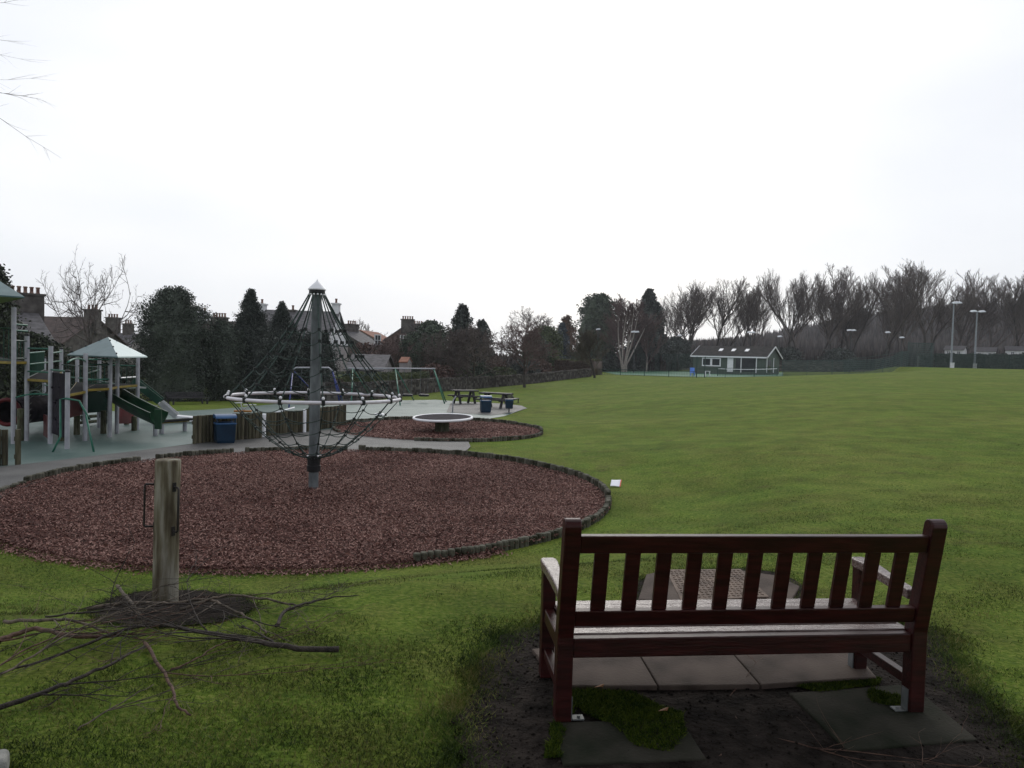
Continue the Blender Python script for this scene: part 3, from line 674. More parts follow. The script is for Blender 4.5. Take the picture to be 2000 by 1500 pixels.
# ------------------------------------------------------------------ playground
M_pole = mat('grey_pole_paint', (.30,.30,.33), (.40,.40,.43), rough=.45, scale=6)
M_dkpanel = mat('dark_panel', (.010,.008,.012), (.026,.021,.03), rough=.8, scale=6, spec=.1)
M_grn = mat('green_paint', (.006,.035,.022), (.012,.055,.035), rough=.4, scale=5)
M_grntube = mat('green_tube', (.015,.10,.065), (.03,.15,.10), rough=.35, scale=5)
M_slide = mat('green_slide', (.003,.026,.010), (.007,.045,.018), rough=.3, scale=3)
M_red = mat('red_panel', (.06,.004,.006), (.10,.009,.011), rough=.5, scale=4, spec=.2)
M_yel = mat('yellow_edge', (.17,.12,.01), (.26,.185,.02), rough=.45, scale=6)
M_teal = mat('teal_roof', (.06,.115,.12), (.09,.15,.155), rough=.4, scale=3)
M_litroof = mat('lit_teal_roof', (.55,.66,.64), (.62,.72,.70), rough=.3, scale=3)  # teal roof copy with light painted into the colour, for one panel
M_ssteel = mat('stainless', (.45,.46,.48), (.55,.56,.58), rough=.28, metal=.7, scale=5)
M_deck = mat('deck', (.018,.018,.018), (.03,.03,.03), rough=.9, spec=.05)
M_pal = mat('palisade', (.035,.030,.018), (.115,.10,.065), rough=.85, scale=5, stretch=(3,3,.35), bump=.5, island=.35, c3=(.065,.06,.034))
M_blue = mat('blue_paint', (.012,.02,.12), (.02,.035,.17), rough=.35, scale=4)
M_bin = mat('bin_blue', (.002,.014,.034), (.004,.024,.052), rough=.35, scale=5)
M_binlid = mat('bin_lid_blue', (.015,.06,.15), (.03,.09,.20), rough=.3, scale=5)

def sub(mb, name, m, parent, **k): return mb.build(name, m, parent, **k)
# --- climbing tower at the left
tw = empty('play_tower', P(131, 878), 'large climbing frame with a teal pyramid roof, one panel painted lit, grey posts, green slides', 'climbing frame')
posts = {'a':(26,868,600),'b':(52,862,656),'c':(98,868,676),'d':(131,878,727),'e':(166,862,690),'f':(214,855,698),'g':(228,848,690),
         'h':(268,840,697),'i':(119,825,682),'k':(193,836,700),'l':(150,830,700),'m':(86,820,700),'n':(303,852,796),'o':(-40,860,600),'p':(-20,815,600)}
PB = {}
for k, (x, yb, yt) in posts.items():
    b = P(x, yb); zt = W(x, yt, b.y).z; PB[k] = (b, zt); r = .048
    if k in 'nq': r = .05
    o = MB().lathe([(r, -.05), (r, zt-b.z)], b, 14).build('post', M_pole, tw)
    if k not in 'acopefgkh': MB().lathe([(r+.006, 0), (r+.006, .04), (r*.5, .055)], (b.x, b.y, zt), 14).build('post_cap', M_black, tw)
def hrail(mb, k1, k2, z1, z2=None, r=.018, sag=0, dx=0):
    a, b = PB[k1][0], PB[k2][0]; z2 = z1 if z2 is None else z2
    pts = [Vector((a.x+(b.x-a.x)*t, a.y+(b.y-a.y)*t, z1+(z2-z1)*t+sag*4*t*(1-t))) for t in [i/8 for i in range(9)]]
    mb.tube(pts, r, 6); return mb
def zat(k, py): b = PB[k][0]; return W(posts[k][0], py, b.y).z
# roof over the right half: pyramid on posts e, g, h, k
def mid(*ks): v = Vector((0,0,0)); [v.__iadd__(PB[k][0]) for k in ks]; return v/len(ks)
Yr = 18.6
c1 = W(230, 697, 16.9); c0 = W(131, 694, 18.2); c2 = W(288, 694, 18.9); c3 = c0+c2-c1; c3.z = c0.z
ap = W(211, 658, (c0.y+c2.y)/2); ap.x, ap.y = (c0.x+c2.x)/2, (c0.y+c2.y)/2
zc = (c0.z+c1.z+c2.z)/3
for c_ in (c0, c1, c2, c3): c_.z = zc
dn = Vector((0, 0, -.03))
roof = MB(); 
def face(name, m, *vs):
    mb = MB(); n = len(vs); mb.add(list(vs)+[v+dn for v in vs], [tuple(range(n)), tuple(range(n, 2*n))[::-1]]+[(i, n+i, n+(i+1)%n, (i+1)%n) for i in range(n)]); return mb.build(name, m, tw)
face('roof_panel', M_teal, c0, c1, ap, ); face('roof_panel', M_litroof, c1, c2, ap); face('roof_panel', M_teal, c2, c3, ap); face('roof_panel', M_teal, c3, c0, ap)
mb = MB()
for a, b in ((c0, ap), (c1, ap), (c2, ap), (c3, ap)):
    for t in (.12, .45, .78): p = a.lerp(b, t); mb.ball((p.x, p.y, p.z+.015), .022, 6)
mb.build('roof_bolts', M_black, tw)
# taller roof at the picture's left edge
d1 = W(48, 595, 16.0); d0 = W(-75, 590, 15.2); d2 = W(0, 590, 18.3)
d0.z = d1.z = d2.z; d3 = d0+d2-d1; ap2 = (d0+d2)/2+Vector((0, 0, .62))
for a, b in ((d0, d1), (d1, d2), (d2, d3), (d3, d0)): face('roof_panel', M_teal, a, b, ap2)
# decks with yellow edging
def deck(ks, py, kref, th=.07):
    z = zat(kref, py); pts = [PB[k][0] for k in ks]
    mb = MB(); q = [(p.x, p.y) for p in pts]; mb.prism(q if area(q) > 0 else q[::-1], z-th, z); mb.build('deck', M_deck, tw)
    mb = MB(); n = len(q)
    for i in range(n): a, b = Vector((*q[i], z-.03)), Vector((*q[(i+1)%n], z-.03)); mb.beam(a, b, .03, .055)
    mb.build('deck_edge', M_yel, tw)
    return z
z_up = deck(['a','b','p','o'], 706, 'a'); z_mid = deck(['b','c','i','m'], 742, 'c'); z_r = deck(['e','f','g','h','k'], 757, 'f')
z_c = deck(['d','e','k','l'], 763, 'e')
# dark climbing wall between c and d with a tilted top hand rail
a, b = PB['c'][0], PB['d'][0]; zt = zat('c', 727); zb = a.z+.25
MB().beam((a.x+.06, a.y, (zt+zb)/2), (b.x-.06, b.y, (zt+zb)/2), .03, zt-zb).build('climbing_wall', M_dkpanel, tw)
hold = MB(); rg_ = random.Random(3)
for i in range(9):
    t = rg_.uniform(.15, .85); p = a.lerp(b, t); hold.ball((p.x, p.y-.03, rg_.uniform(zb+.1, zt-.15)), .03, 6)
hold.build('hand_holds', M_dkpanel, tw)
gr = MB()
for k1, k2, py in (('a','b',633),('a','b',645),('b','c',680),('c','i',690),('e','f',702),('d','e',708),('e','k',730),('f','g',708),('k','h',712),('b','m',690),('b','c',725),('c','d',722),('i','k',735),('k','g',744),('e','f',742),('m','i',752),('l','k',775),('b','i',712)):
    gr = MB(); z = zat(k1, py); hrail(gr, k1, k2, z, z, .02, .08 if (k1, k2) in (('d','e'),) else 0); gr.build('rail', M_grntube, tw, smooth=True)
g2 = MB(); hrail(g2, 'a', 'c', zat('a', 778), zat('c', 772), .018, .06); g2.build('rail', M_grntube, tw, smooth=True)
g2 = MB(); hrail(g2, 'b', 'm', zat('b', 770), zat('m', 775), .018, .14); g2.build('rail', M_grntube, tw, smooth=True)
# green infill panels of upright bars
for k1, k2, y0, y1 in (('a','b',665,700),('b','m',690,738),('k','h',712,748),('i','k',712,755),('o','a',640,700),('e','f',712,750)):
    mb = MB(); a, b = PB[k1][0], PB[k2][0]; zlo, zhi = zat(k1, y1), zat(k1, y0)
    nb = max(4, int((b-a).length/.17)); 
    for i in range(1, nb): q_ = a.lerp(b, i/nb); mb.tube([(q_.x, q_.y, zlo), (q_.x, q_.y, zhi)], .010, 5)
    for z_ in (zlo, zhi): mb.tube([(a.x, a.y, z_), (b.x, b.y, z_)], .016, 5)
    mb.build('railing', M_grn, tw)
# red side panels and tunnel under the deck
pr = W(146, 790, 17.6); MB().beam(W(137, 790, 17.2), W(160, 785, 18.2), .03, .62).build('red_panel', M_red, tw)
MB().beam(W(228, 812, 19.2), W(262, 812, 20.2), .03, .42).build('red_panel', M_red, tw)
MB().beam(W(86, 830, 17.5), W(96, 835, 16.6), .03, .5).build('red_panel', M_red, tw)
mb = MB(); tc_ = W(14, 805, 17.5)
mb.tube([tc_+Vector((0, .5*math.cos(t)*0, 0))+Vector((.30*math.cos(t), 0, .30*math.sin(t))) for t in [2*PI*i/20 for i in range(20)]], .05, 8, closed=True); mb.build('tunnel_ring', M_red, tw, smooth=True)
mb = MB(); mb.tube([tc_+Vector((0, .1, 0)), tc_+Vector((0, 1.6, 0))], .33, 20, cap=False); o = mb.build('crawl_tunnel', M_dkpanel, tw, smooth=True)
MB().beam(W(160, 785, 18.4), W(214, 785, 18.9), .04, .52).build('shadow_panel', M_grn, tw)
# green tube slide from deck to the ground
def trough(p0, p1, wid, dep, th, name, m, sgn=1, flat=None, seg=10):
    d = (p1-p0); s = Vector((d.y, -d.x, 0)).normalized(); mb = MB(); vs = []; N2 = 14; up = s.cross(d.normalized()); up = up if up.z > 0 else -up
    for i in range(seg+1):
        t = i/seg; p = p0.lerp(p1, t)+Vector((0, 0, -.03*math.sin(PI*t)))
        for k in range(N2+1):
            a = PI*k/N2; vs.append(p-s*math.cos(a)*wid/2-up*math.sin(a)*dep)
        for k in range(N2, -1, -1):
            a = PI*k/N2; vs.append(p-s*math.cos(a)*(wid/2+th)-up*(math.sin(a)*(dep+th)))
    n = 2*(N2+1); fs = [(i*n+k, i*n+(k+1)%n, (i+1)*n+(k+1)%n, (i+1)*n+k) for i in range(seg) for k in range(n)]
    fs += [tuple(range(n)), tuple(seg*n+k for k in range(n))[::-1]]
    mb.add(vs, fs); return mb.build(name, m, tw, smooth=False)
trough(W(224, 760, 18.4), W(311, 805, 17.4), .42, .30, .03, 'slide_trough', M_slide)
a_, b_ = W(311, 812, 17.4), W(311, 812, 17.4)
MB().beam(W(309, 799, 17.3), W(309, 838, 17.3), .05, .16, (1,0,0)).build('slide_end_panel', M_slide, tw)
# second slide: stainless chute, green cheeks, steel run-out coloured white as reflected sky
s0, s1, s2 = W(262, 748, 22.2), W(345, 815, 22.6), W(378, 818, 22.8)
sv = (s1-s0); sn = Vector((sv.y, -sv.x, 0)).normalized()
mb = MB(); mb.beam(s0, s1, .5, .03); mb.build('slide_chute', M_ssteel, tw); MB().beam(s1, s2, .5, .13).build('slide_run_out', M_white, tw, bevel=.01)
for q in (-1, 1):
    mb = MB(); o_ = sn*(.26*q); mb.beam(s0+o_+Vector((0,0,.08)), s0.lerp(s1, .62)+o_+Vector((0,0,.10)), .03, .22); mb.build('slide_cheek', M_grn, tw)
    mb = MB(); mb.beam(s0.lerp(s1, .62)+o_+Vector((0,0,.06)), s1+o_+Vector((0,0,.04)), .03, .16); mb.build('slide_side', M_ssteel, tw)
MB().beam(W(215, 752, 19.5), W(266, 757, 21.8), .55, .05).build('slide_platform', M_ssteel, tw)
MB().tube([W(266, 736, 21), W(236, 738, 20), W(232, 728, 20)], .02, 6).build('rail', M_ssteel, tw)
gp = P(347, 842); 
# log stack climber below the deck and log pegs
for i in range(5):
    z = .12+i*.15; p0, p1 = P(150, 835), P(212, 828)
    MB().tube([p0+Vector((0,0,z)), p1+Vector((0,0,z))], .045, 8).build('log_rung', M_log, tw, smooth=True)
for px_, py_, h in ((150, 850, .7), (202, 848, .6), (40, 862, .75), (120, 862, .35), (262, 842, .4), (247, 830, .45)):
    b = P(px_, py_); MB().lathe([(.07, -.05), (.07, h-.02), (.055, h)], b, 10).build('log_peg', M_log, tw)
# green climbing arch in front
mb = MB(); b0, b1, t0 = P(101, 884), P(108, 850), PB['d'][0]
zt = zat('d', 778)
mb.tube([b0+Vector((0,0,-.03)), Vector((b0.x+.18, b0.y, zt-.75)), Vector((t0.x-.15, t0.y, zt-.03)), Vector((t0.x, t0.y-.05, zt))], .021, 8); mb.build('arch_leg', M_grntube, tw, smooth=True)
mb = MB(); e1 = P(184, 884)
mb.tube([Vector((t0.x, t0.y-.05, zt)), Vector((t0.x+.22, t0.y+.05, zt-.05)), Vector((t0.x+.42, t0.y+.1, zt-.45)), Vector((e1.x-.35, e1.y+.3, e1.z+.75)), e1+Vector((0,0,-.03))], .021, 8); mb.build('arch_leg', M_grntube, tw, smooth=True)
# net under the mid deck
for k1, k2 in (('b','m'),('e','l'),('m','i'),('k','f')):
    mb = MB(); a, b = PB[k1][0], PB[k2][0]; z0_, z1_ = a.z+.3, zat(k1, 765)
    for i in range(6):
        t = (i+.5)/6; p = a.lerp(b, t); mb.tube([(p.x, p.y, z0_), (p.x, p.y, z1_)], .01, 4)
        z = z0_+(z1_-z0_)*t; mb.tube([(a.x, a.y, z), (b.x, b.y, z)], .01, 4)
    mb.build('climbing_net', M_rope, tw)
# balance beam beside the tower
bb0, bb1 = P(313, 848), P(366, 842)
bbm = empty('balance_beam', bb0, 'low balance beam with a yellow edge and stubby grey legs in front of the green slide', 'balance beam')
hh_ = .33; MB().beam(bb0+Vector((0,0,hh_)), bb1+Vector((.1,0,hh_)), .22, .05).build('beam', M_deck, bbm)
MB().beam(bb0+Vector((0,-.113,hh_-.03)), bb1+Vector((.1,-.113,hh_-.03)), .012, .06).build('edge_strip', M_yel, bbm)
for p in (bb0.lerp(bb1, .05), bb0.lerp(bb1, .9)): MB().lathe([(.055, -.03), (.055, hh_-.03)], p, 10).build('leg', M_pole, bbm)

# --- timber palisade screens
def palisade(pa, pb, ta, label, bw=.105, seed=0):
    a, b = P(*pa), P(*pb); hgt = W(pa[0], ta, a.y).z-a.z; d = b-a; n = max(1, round(d.length/bw)); rg = random.Random(seed); root = empty('palisade', a, label, 'timber screen', 'low timber palisades beside the path')
    mb = MB(); yaw = math.atan2(d.y, d.x)
    for i in range(n):
        p = a.lerp(b, (i+.5)/n); h = hgt+rg.uniform(-.012, .012); z = hz(p.x, p.y)
        w2 = d.length/n*.48
        mb.prism([(p.x+(q*w2)*math.cos(yaw)-v*math.sin(yaw), p.y+(q*w2)*math.sin(yaw)+v*math.cos(yaw)) for q, v in ((-1,0),(-.7,-.04),(0,-.055),(.7,-.04),(1,0),(1,.03),(-1,.03))], z-.05, z+h)
    mb.build('boards', M_pal, root)
    mb = MB(); u = Vector((-math.sin(yaw), math.cos(yaw), 0))*.05; mb.beam(a+u+Vector((0,0,hgt*.75)), b+u+Vector((0,0,hgt*.75)), .035, .08); mb.beam(a+u+Vector((0,0,hgt*.25)), b+u+Vector((0,0,hgt*.25)), .035, .08); mb.build('cross_bar', M_pal, root)
    return root
palisade((-40, 913), (16, 910), 840, 'palisade cut off by the left edge of the photo', seed=1)
palisade((30, 910), (41, 909), 840, 'narrow two board palisade stub near the left edge of the photo', seed=2)
palisade((377, 868), (511, 857), 812, 'palisade with the blue litter bin standing against it', seed=3)
palisade((521, 853), (591, 845), 806, 'palisade left of the climber pole, between two pale posts', seed=4)
palisade((598, 844), (674, 832), 799, 'palisade behind the climber pole ending by the smaller bark bed', seed=5)
def bollard(px, pb, pt_, label, r=.035, m=None):
    b = P(px, pb); h = W(px, pt_, b.y).z-b.z; o = MB().lathe([(r, -.03), (r, h-.02), (r*.6, h)], (0,0,0), 12)
    me = bpy.data.meshes.new('bollard'); me.from_pydata(o.v, [], o.f); o = link('bollard', me, m or M_white, loc=b); return tag(o, label, 'bollard', 'pale posts along the palisades')
bollard(515, 855, 808, 'pale post in the gap right of the bin palisade', .05)
bollard(594.5, 846, 799, 'pale post between the two right hand palisades', .045)
bollard(635, 838, 797, 'thin pale post in front of the right palisade, left of a pair', .022)
bollard(647, 836, 797, 'thin pale post in front of the right palisade, right of a pair', .022)

# --- litter bins
def bin_(px, pb, w, h, yaw, label, postmount=False, name='litter_bin'):
    b = P(px, pb); root = empty(name, b, label, 'litter bin'); rm = Matrix.Rotation(yaw, 3, 'Z')
    zb = .02 if not postmount else h*.30; bt = h*.70 if not postmount else h*.92
    def fr(poly_z, nm, m):
        mb = MB(); vs = []
        for s_, z in poly_z: vs += [b+rm @ Vector((x*s_*w/2, y*s_*w/2, z)) for x, y in ((-1,-1),(1,-1),(1,1),(-1,1))]
        n = len(poly_z); mb.add(vs, [(3,2,1,0), tuple(4*(n-1)+k for k in range(4))]+[(4*i+k, 4*i+(k+1)%4, 4*i+4+(k+1)%4, 4*i+4+k) for i in range(n-1) for k in range(4)])
        return mb.build(nm, m, root, bevel=.012)
    fr([(.86, zb), (.94, zb+.1*h), (1, bt)], 'body', M_bin)
    fr([(1.05, bt-.03), (1.07, bt-.005), (1.03, bt+.012)], 'rim', M_binlid)
    if postmount:
        MB().tube([b, b+Vector((0,0,zb+.03))], .03, 8).build('post', M_black, root); fr([(1.08, h*.93), (1.08, h*.98), (.9, h)], 'lid', M_bin); return root
    for x in (-1, 1):
        for y in (-1, 1):
            p = b+rm @ Vector((x*w*.46, y*w*.46, 0)); mb = MB(); mb.box(p+Vector((0,0,(bt+h*.87)/2)), (w*.08, w*.08, h*.87-bt), rm); mb.build('hood_support', M_bin, root)
    # barrel-vaulted hood
    mb = MB(); n = 12; vs = []
    for xx in (-1.08, 1.08):
        arc = [(1.08*math.cos(PI*k/n), .13*h*math.sin(PI*k/n)) for k in range(n+1)]
        vs += [b+rm @ Vector((xx*w/2, c_*w/2, h*.87+s_)) for c_, s_ in arc]
    m1 = n+1; mb.add(vs, [tuple(range(m1)), tuple(range(m1, 2*m1))[::-1]]+[(i, m1+i, m1+(i+1)%m1, (i+1)%m1) for i in range(m1)])
    mb.build('hood', M_binlid, root)
    return root
b_near = P(438, 866); bin_(438, 866, .44, (866-808)/FPX*b_near.y, R(32), 'blue litter bin with a curved hood against the timber palisade')
b_far = P(948, 806); bin_(948, 806, .50, (806-772)/FPX*b_far.y, R(10), 'larger blue hooded bin beside the picnic tables')
b_sm = P(994, 806); bin_(994, 806, .36, (806-779)/FPX*b_sm.y, R(5), 'smaller blue bin on a short black post at the edge of the grass', True)

# --- swings
def Aleg(mb, top, foot, r=.035): mb.tube([top, foot+Vector((0,0,-.03))], r, 8); return mb
def swing_frame(name, label, tops, feet_, mleg, beam_pts, seats):
    root = empty(name, P(*feet_[0]), label, 'swing set')
    MB().tube(beam_pts, .04, 8).build('cross_beam', M_pole, root, smooth=True)
    for t, f in zip(tops, feet_):
        ft = P(*f); Aleg(MB(), t, ft).build('leg', mleg, root, smooth=True)
        bk = Vector((ft.x-.1, t.y+(t.y-ft.y), 0)); bk.z = hz(bk.x, bk.y); Aleg(MB(), t, bk).build('leg', mleg, root, smooth=True)
    for (p, kind) in seats:
        g = hz(p.x, p.y); c = Vector((p.x, p.y, g+.45)); s = None
        mb = MB(); 
        for q in (-.22, .22): mb.tube([p+Vector((q*.9, 0, 0)), c+Vector((q, 0, .05))], .008, 4)
        if kind == 'tyre': s = MB().tube([c+Vector((.25*math.cos(a), .25*math.sin(a), 0)) for a in [2*PI*i/16 for i in range(16)]], .07, 8, closed=True).build('swing_seat', M_black, root, smooth=True)
        else: s = MB().box(c, (.45, .18, .04)).build('swing_seat', M_black, root); 
        o = mb.build('chains', M_steel, root)
    return root
Yg = 42.2
gt = [W(689, 719.5, Yg), W(772, 719.5, Yg+.2), W(847, 720, Yg+.6)]
swing_frame('swing_set', 'green legged swing frame with two bays in front of the stone wall', gt, [(686, 791), (782, 792.5), (869, 789)], M_grntube, [gt[0]-Vector((.25,0,0)), gt[0], gt[1], gt[2]+Vector((.1,0,0))],
    [(gt[0].lerp(gt[1], .35), 'flat'), (gt[0].lerp(gt[1], .75), 'flat'), (gt[1].lerp(gt[2], .33), 'tyre'), (gt[1].lerp(gt[2], .76), 'tyre')])
Yb = 37.5
t1, t2 = W(572, 723, Yb), W(649, 724, Yb)
swing_frame('swing_set', 'small blue legged swing frame behind the rope climber', [t1, t2], [(564, 797), (672, 793)], M_blue, [t1, W(578, 718, Yb), W(642, 718, Yb), t2],
    [(W(597, 718, Yb), 'flat'), (W(627, 718, Yb), 'flat')])

# --- tilted disc spinner
ds = P(863, 846); dsp = empty('disc_spinner', ds, 'tilted dark disc spinner with a pale rim on a stubby pedestal', 'spinner')
MB().lathe([(.23, -.03), (.21, .05), (.20, .30), (.26, .36)], ds, 20).build('pedestal', M_log, dsp)
TR = Matrix.Rotation(R(2.2), 3, 'X') @ Matrix.Rotation(R(-1.5), 3, 'Y'); cc = ds+Vector((.02, 0, .445))
def tl(mb): mb.v = [tuple(cc+TR @ (Vector(v))) for v in mb.v]; return mb
tl(MB().lathe([(.2, -.08), (.78, -.03), (.80, .01), (0.80, .02)], (0,0,0), 40)).build('disc', M_dkpanel, dsp)
tl(MB().tube([(.835*math.cos(a), .835*math.sin(a), 0) for a in [2*PI*i/56 for i in range(56)]], .036, 8, closed=True)).build('rim', M_white, dsp, smooth=True)
sp = P(884, 806.5); spp = empty('marker_post', sp, 'slim pale post with a bent top just behind the disc spinner', 'post')
MB().tube([sp, sp+Vector((0,0,.5)), sp+Vector((.02,0,.62)), sp+Vector((.09,0,.70)), sp+Vector((.13,0,.79))], .03, 8).build('tube', M_pole, spp, smooth=True)
MB().lathe([(.10, 0), (.10, .03)], sp, 12).build('base_plate', M_steel, spp)
st = P(741, 814); sto = empty('stepping_pod', st, 'low white topped stepping pod on the green surface left of the disc spinner', 'stepping pod')
MB().lathe([(.09, -.02), (.08, .07)], st, 12).build('stem', M_black, sto); MB().lathe([(.20, .07), (.22, .10), (.18, .13), (.05, .15)], st, 16).build('top', M_white, sto)

# --- seesaw and springer behind the palisade
sw0, sw1 = P(462, 806), P(574, 802); se = empty('seesaw', sw0.lerp(sw1, .5), 'seesaw with pale handles behind the palisade, left of the climber pole', 'seesaw')
A0 = W(538, 806, 26.5); A1 = W(575, 796, 27.5)
MB().tube([A0, A1], .03, 8).build('beam', M_white, se, smooth=True)
fb = se.location; MB().beam(Vector((A0.x+.4, A0.y+.3, hz(A0.x+.4, A0.y+.3))), Vector((A0.x+.4, A0.y+.3, A0.z+.05)), .12, .12).build('fulcrum', M_black, se)
spg = P(474, 820); ro = empty('springer', spg, 'springer rocker with crossed pale handlebars and a small orange seat above the palisade', 'springer')
hs = W(474, 800, spg.y).z
MB().tube([spg+Vector((.07*math.cos(t*6), .07*math.sin(t*6), t*(hs-spg.z-.1)/6)) for t in [i/8*1.0 for i in range(49)]], .014, 6).build('spring', M_black, ro, smooth=True)
MB().box((spg.x, spg.y, hs-.05), (.55, .2, .06), .2).build('seat', mat('orange_seat', (.25,.10,.02), (.32,.14,.03), rough=.5), ro, bevel=.01)
for y_, x_ in ((787, 470), (791, 488)):
    c = W(x_, y_, spg.y); MB().tube([c-Vector((.2,.05,0)), c+Vector((.2,.05,.01))], .016, 6).build('handlebar', M_white, ro, smooth=True)
    MB().tube([c, Vector((spg.x, spg.y, hs-.03))], .016, 6).build('stem', M_pole, ro, smooth=True)

# --- picnic tables, benches
M_picnic = mat('recycled_plank', (.012,.011,.013), (.035,.032,.036), rough=.5, scale=6)
M_plankend = mat('pale_plank_end', (.20,.20,.18), (.30,.30,.27), rough=.6)
def picnic(px, pb, yaw, label, L=1.5, h=.76):
    b = P(px, pb); root = empty('picnic_table', b, label, 'picnic table', 'dark picnic tables on the paving'); rm = Matrix.Rotation(yaw, 3, 'Z')
    def bx_(c, s, nm, m=M_picnic): return MB().box(b+rm @ Vector(c), s, rm).build(nm, m, root, bevel=.008)
    for k in range(5): bx_((0, (k-2)*.13, h), (L, .118, .08), 'top_plank')
    for s in (-1, 1):
        for k in (0, 1): bx_((0, s*(.55+k*.12), h*.6), (L, .12, .07), 'seat_plank')
        mb = MB()
        for q in (-1, 1): mb.beam(b+rm @ Vector((s*L*.3, q*.5, 0)), b+rm @ Vector((s*L*.3, q*.15, h-.03)),   .10, .12)
        mb.beam(b+rm @ Vector((s*L*.3, -.68, h*.6-.05)), b+rm @ Vector((s*L*.3, .68, h*.6-.05)), .05, .07); mb.build('leg_frame', M_picnic, root)
        for k in range(5): bx_((s*(L/2+.008), (k-2)*.13, h), (.012, .11, .04), 'plank_end', M_plankend) if k == 2 else None
    return root
picnic(907, 789, R(28), 'dark picnic table left of the big blue bin')
picnic(968, 797, R(-25), 'dark picnic table between the two far blue bins', 1.7)
def dark_bench(pa, pb2, ht, label, m=M_picnic):
    a, b = P(*pa), P(*pb2); root = empty('park_bench', a, label, 'bench'); d = (b-a).normalized(); n = Vector((-d.y, d.x, 0)); z = lambda h: Vector((0,0,h))
    for k in range(3): MB().beam(a+n*(.3+.05*k)+z(.50+.12*k)*ht, b+n*(.3+.05*k)+z(.50+.12*k)*ht, .03, .10*ht).build('back_slat', m, root)
    for k in range(3): MB().beam(a+n*(.0+.1*k)+z(.42*ht), b+n*(.1*k)+z(.42*ht), .085, .04).build('seat_slat', m, root)
    for t in (.06, .94):
        p = a.lerp(b, t); MB().beam(p, p+z(.4*ht), .06, .06).build('leg', m, root); MB().beam(p+n*.3, p+n*.42+z(.78*ht), .06, .06).build('leg', m, root)
    return root
dark_bench((334, 791), (409, 789), .72, 'dark slatted bench against the evergreens at the far left of the play surface')
dark_bench((996, 790), (1013, 787), .62, 'short dark seat at the right end of the picnic paving, behind the small bin')
# ------------------------------------------------------------------ vegetation builders
def grow(rg, mbT, mbC, H0, stem, limbs, up, spread, lev_n, r0, droop=0., leader=True, tw=.012, curve=.10, sides=(8,5,4,3,3)):
    """bare tree: trunk into mbT, everything finer into mbC"""
    def seg(p, d, L_, r, lev):
        n = (7, 6, 4, 3, 2)[lev]; pts = [p]; ds = [d]
        for k in range(n):
            d = (d+Vector((rg.gauss(0, curve), rg.gauss(0, curve), rg.gauss(0, curve*.6)+(up if lev else 0)*.35-(droop if lev > 2 else 0)))).normalized()
            pts.append(pts[-1]+d*L_/n); ds.append(d)
        end = .25 if lev < 3 else .5
        mb = mbT if lev == 0 else mbC
        mb.tube(pts, [max(tw*.5, r*(1-(1-end)*k/n)) for k in range(n+1)], sides[lev], cap=False)
        if lev >= len(lev_n): return
        cnt = lev_n[lev]
        for c in range(cnt):
            t = (stem+(1-stem)*(c+.5)/cnt) if lev == 0 else (.2+.8*(c+rg.random())/cnt)
            f = min(n-1e-3, t*n); i = int(f); q = pts[i].lerp(pts[i+1], f-i); dd = ds[i+1]
            ax = Vector((rg.gauss(0,1), rg.gauss(0,1), rg.gauss(0,.5 if lev == 0 else 1))); ax = (ax-dd*ax.dot(dd)).normalized()
            th = spread*rg.uniform(.7, 1.3)*(1.15 if lev == 0 and t < .6 else 1)
            nd = (dd*math.cos(th)+ax*math.sin(th)).normalized()
            LL = L_*(limbs*(1.08-.62*(t-stem)/(1-stem)) if lev == 0 else rg.uniform(.38, .62)*(1.2-.6*t))
            seg(q, nd, LL*rg.uniform(.85, 1.15), max(tw, r*(.55-.25*t if lev == 0 else .5)), lev+1)
    seg(Vector((0,0,-.1)), Vector((rg.gauss(0,.03), rg.gauss(0,.03), 1)).normalized(), H0, r0, 0)
def bare_tree(base, h, w_, label, mt, mc, seed, stem=.3, limbs=.5, up=.5, spread=.7, lev=(14,6,5,4), r0=.02, tw=.0016, name='bare_tree', group=None, droop=0, curve=.10, cat='tree'):
    rg = random.Random(seed); T, C_ = MB(), MB(); grow(rg, T, C_, 1.0, stem, limbs, up, spread, lev, r0, droop, tw=tw, curve=curve)
    V = np.array(C_.v); zmax = np.percentile(V[:,2], 99.7); wx = np.percentile(V[:,0], 99)-np.percentile(V[:,0], 1); cx = (np.percentile(V[:,0], 99)+np.percentile(V[:,0], 1))/2
    sz = h/zmax; sx = w_/wx
    root = empty(name, base, label, cat, group)
    for nm, mb, m in (('trunk', T, mt), ('branches', C_, mc)):
        me = bpy.data.meshes.new(nm); me.from_pydata([(v[0]*sx, v[1]*sx, v[2]*sz) for v in mb.v], [], mb.f); me.update(); link(nm, me, m, root)
    return root
def quads(C_, s, rng, aspect=1.0, updir=0.):
    n = len(C_); a = rng.normal(0, 1, (n, 3)); a /= np.linalg.norm(a, axis=1)[:, None]; a[:, 2] += updir; b = rng.normal(0, 1, (n, 3)); b = np.cross(a, b); b /= np.linalg.norm(b, axis=1)[:, None]
    s = s*rng.uniform(.6, 1.4, (n, 1)); a = a*s/2; b = b*s/2*aspect
    return np.stack([C_-a, C_-b*.8, C_+a, C_+b*.8], 1).reshape(-1, 3)
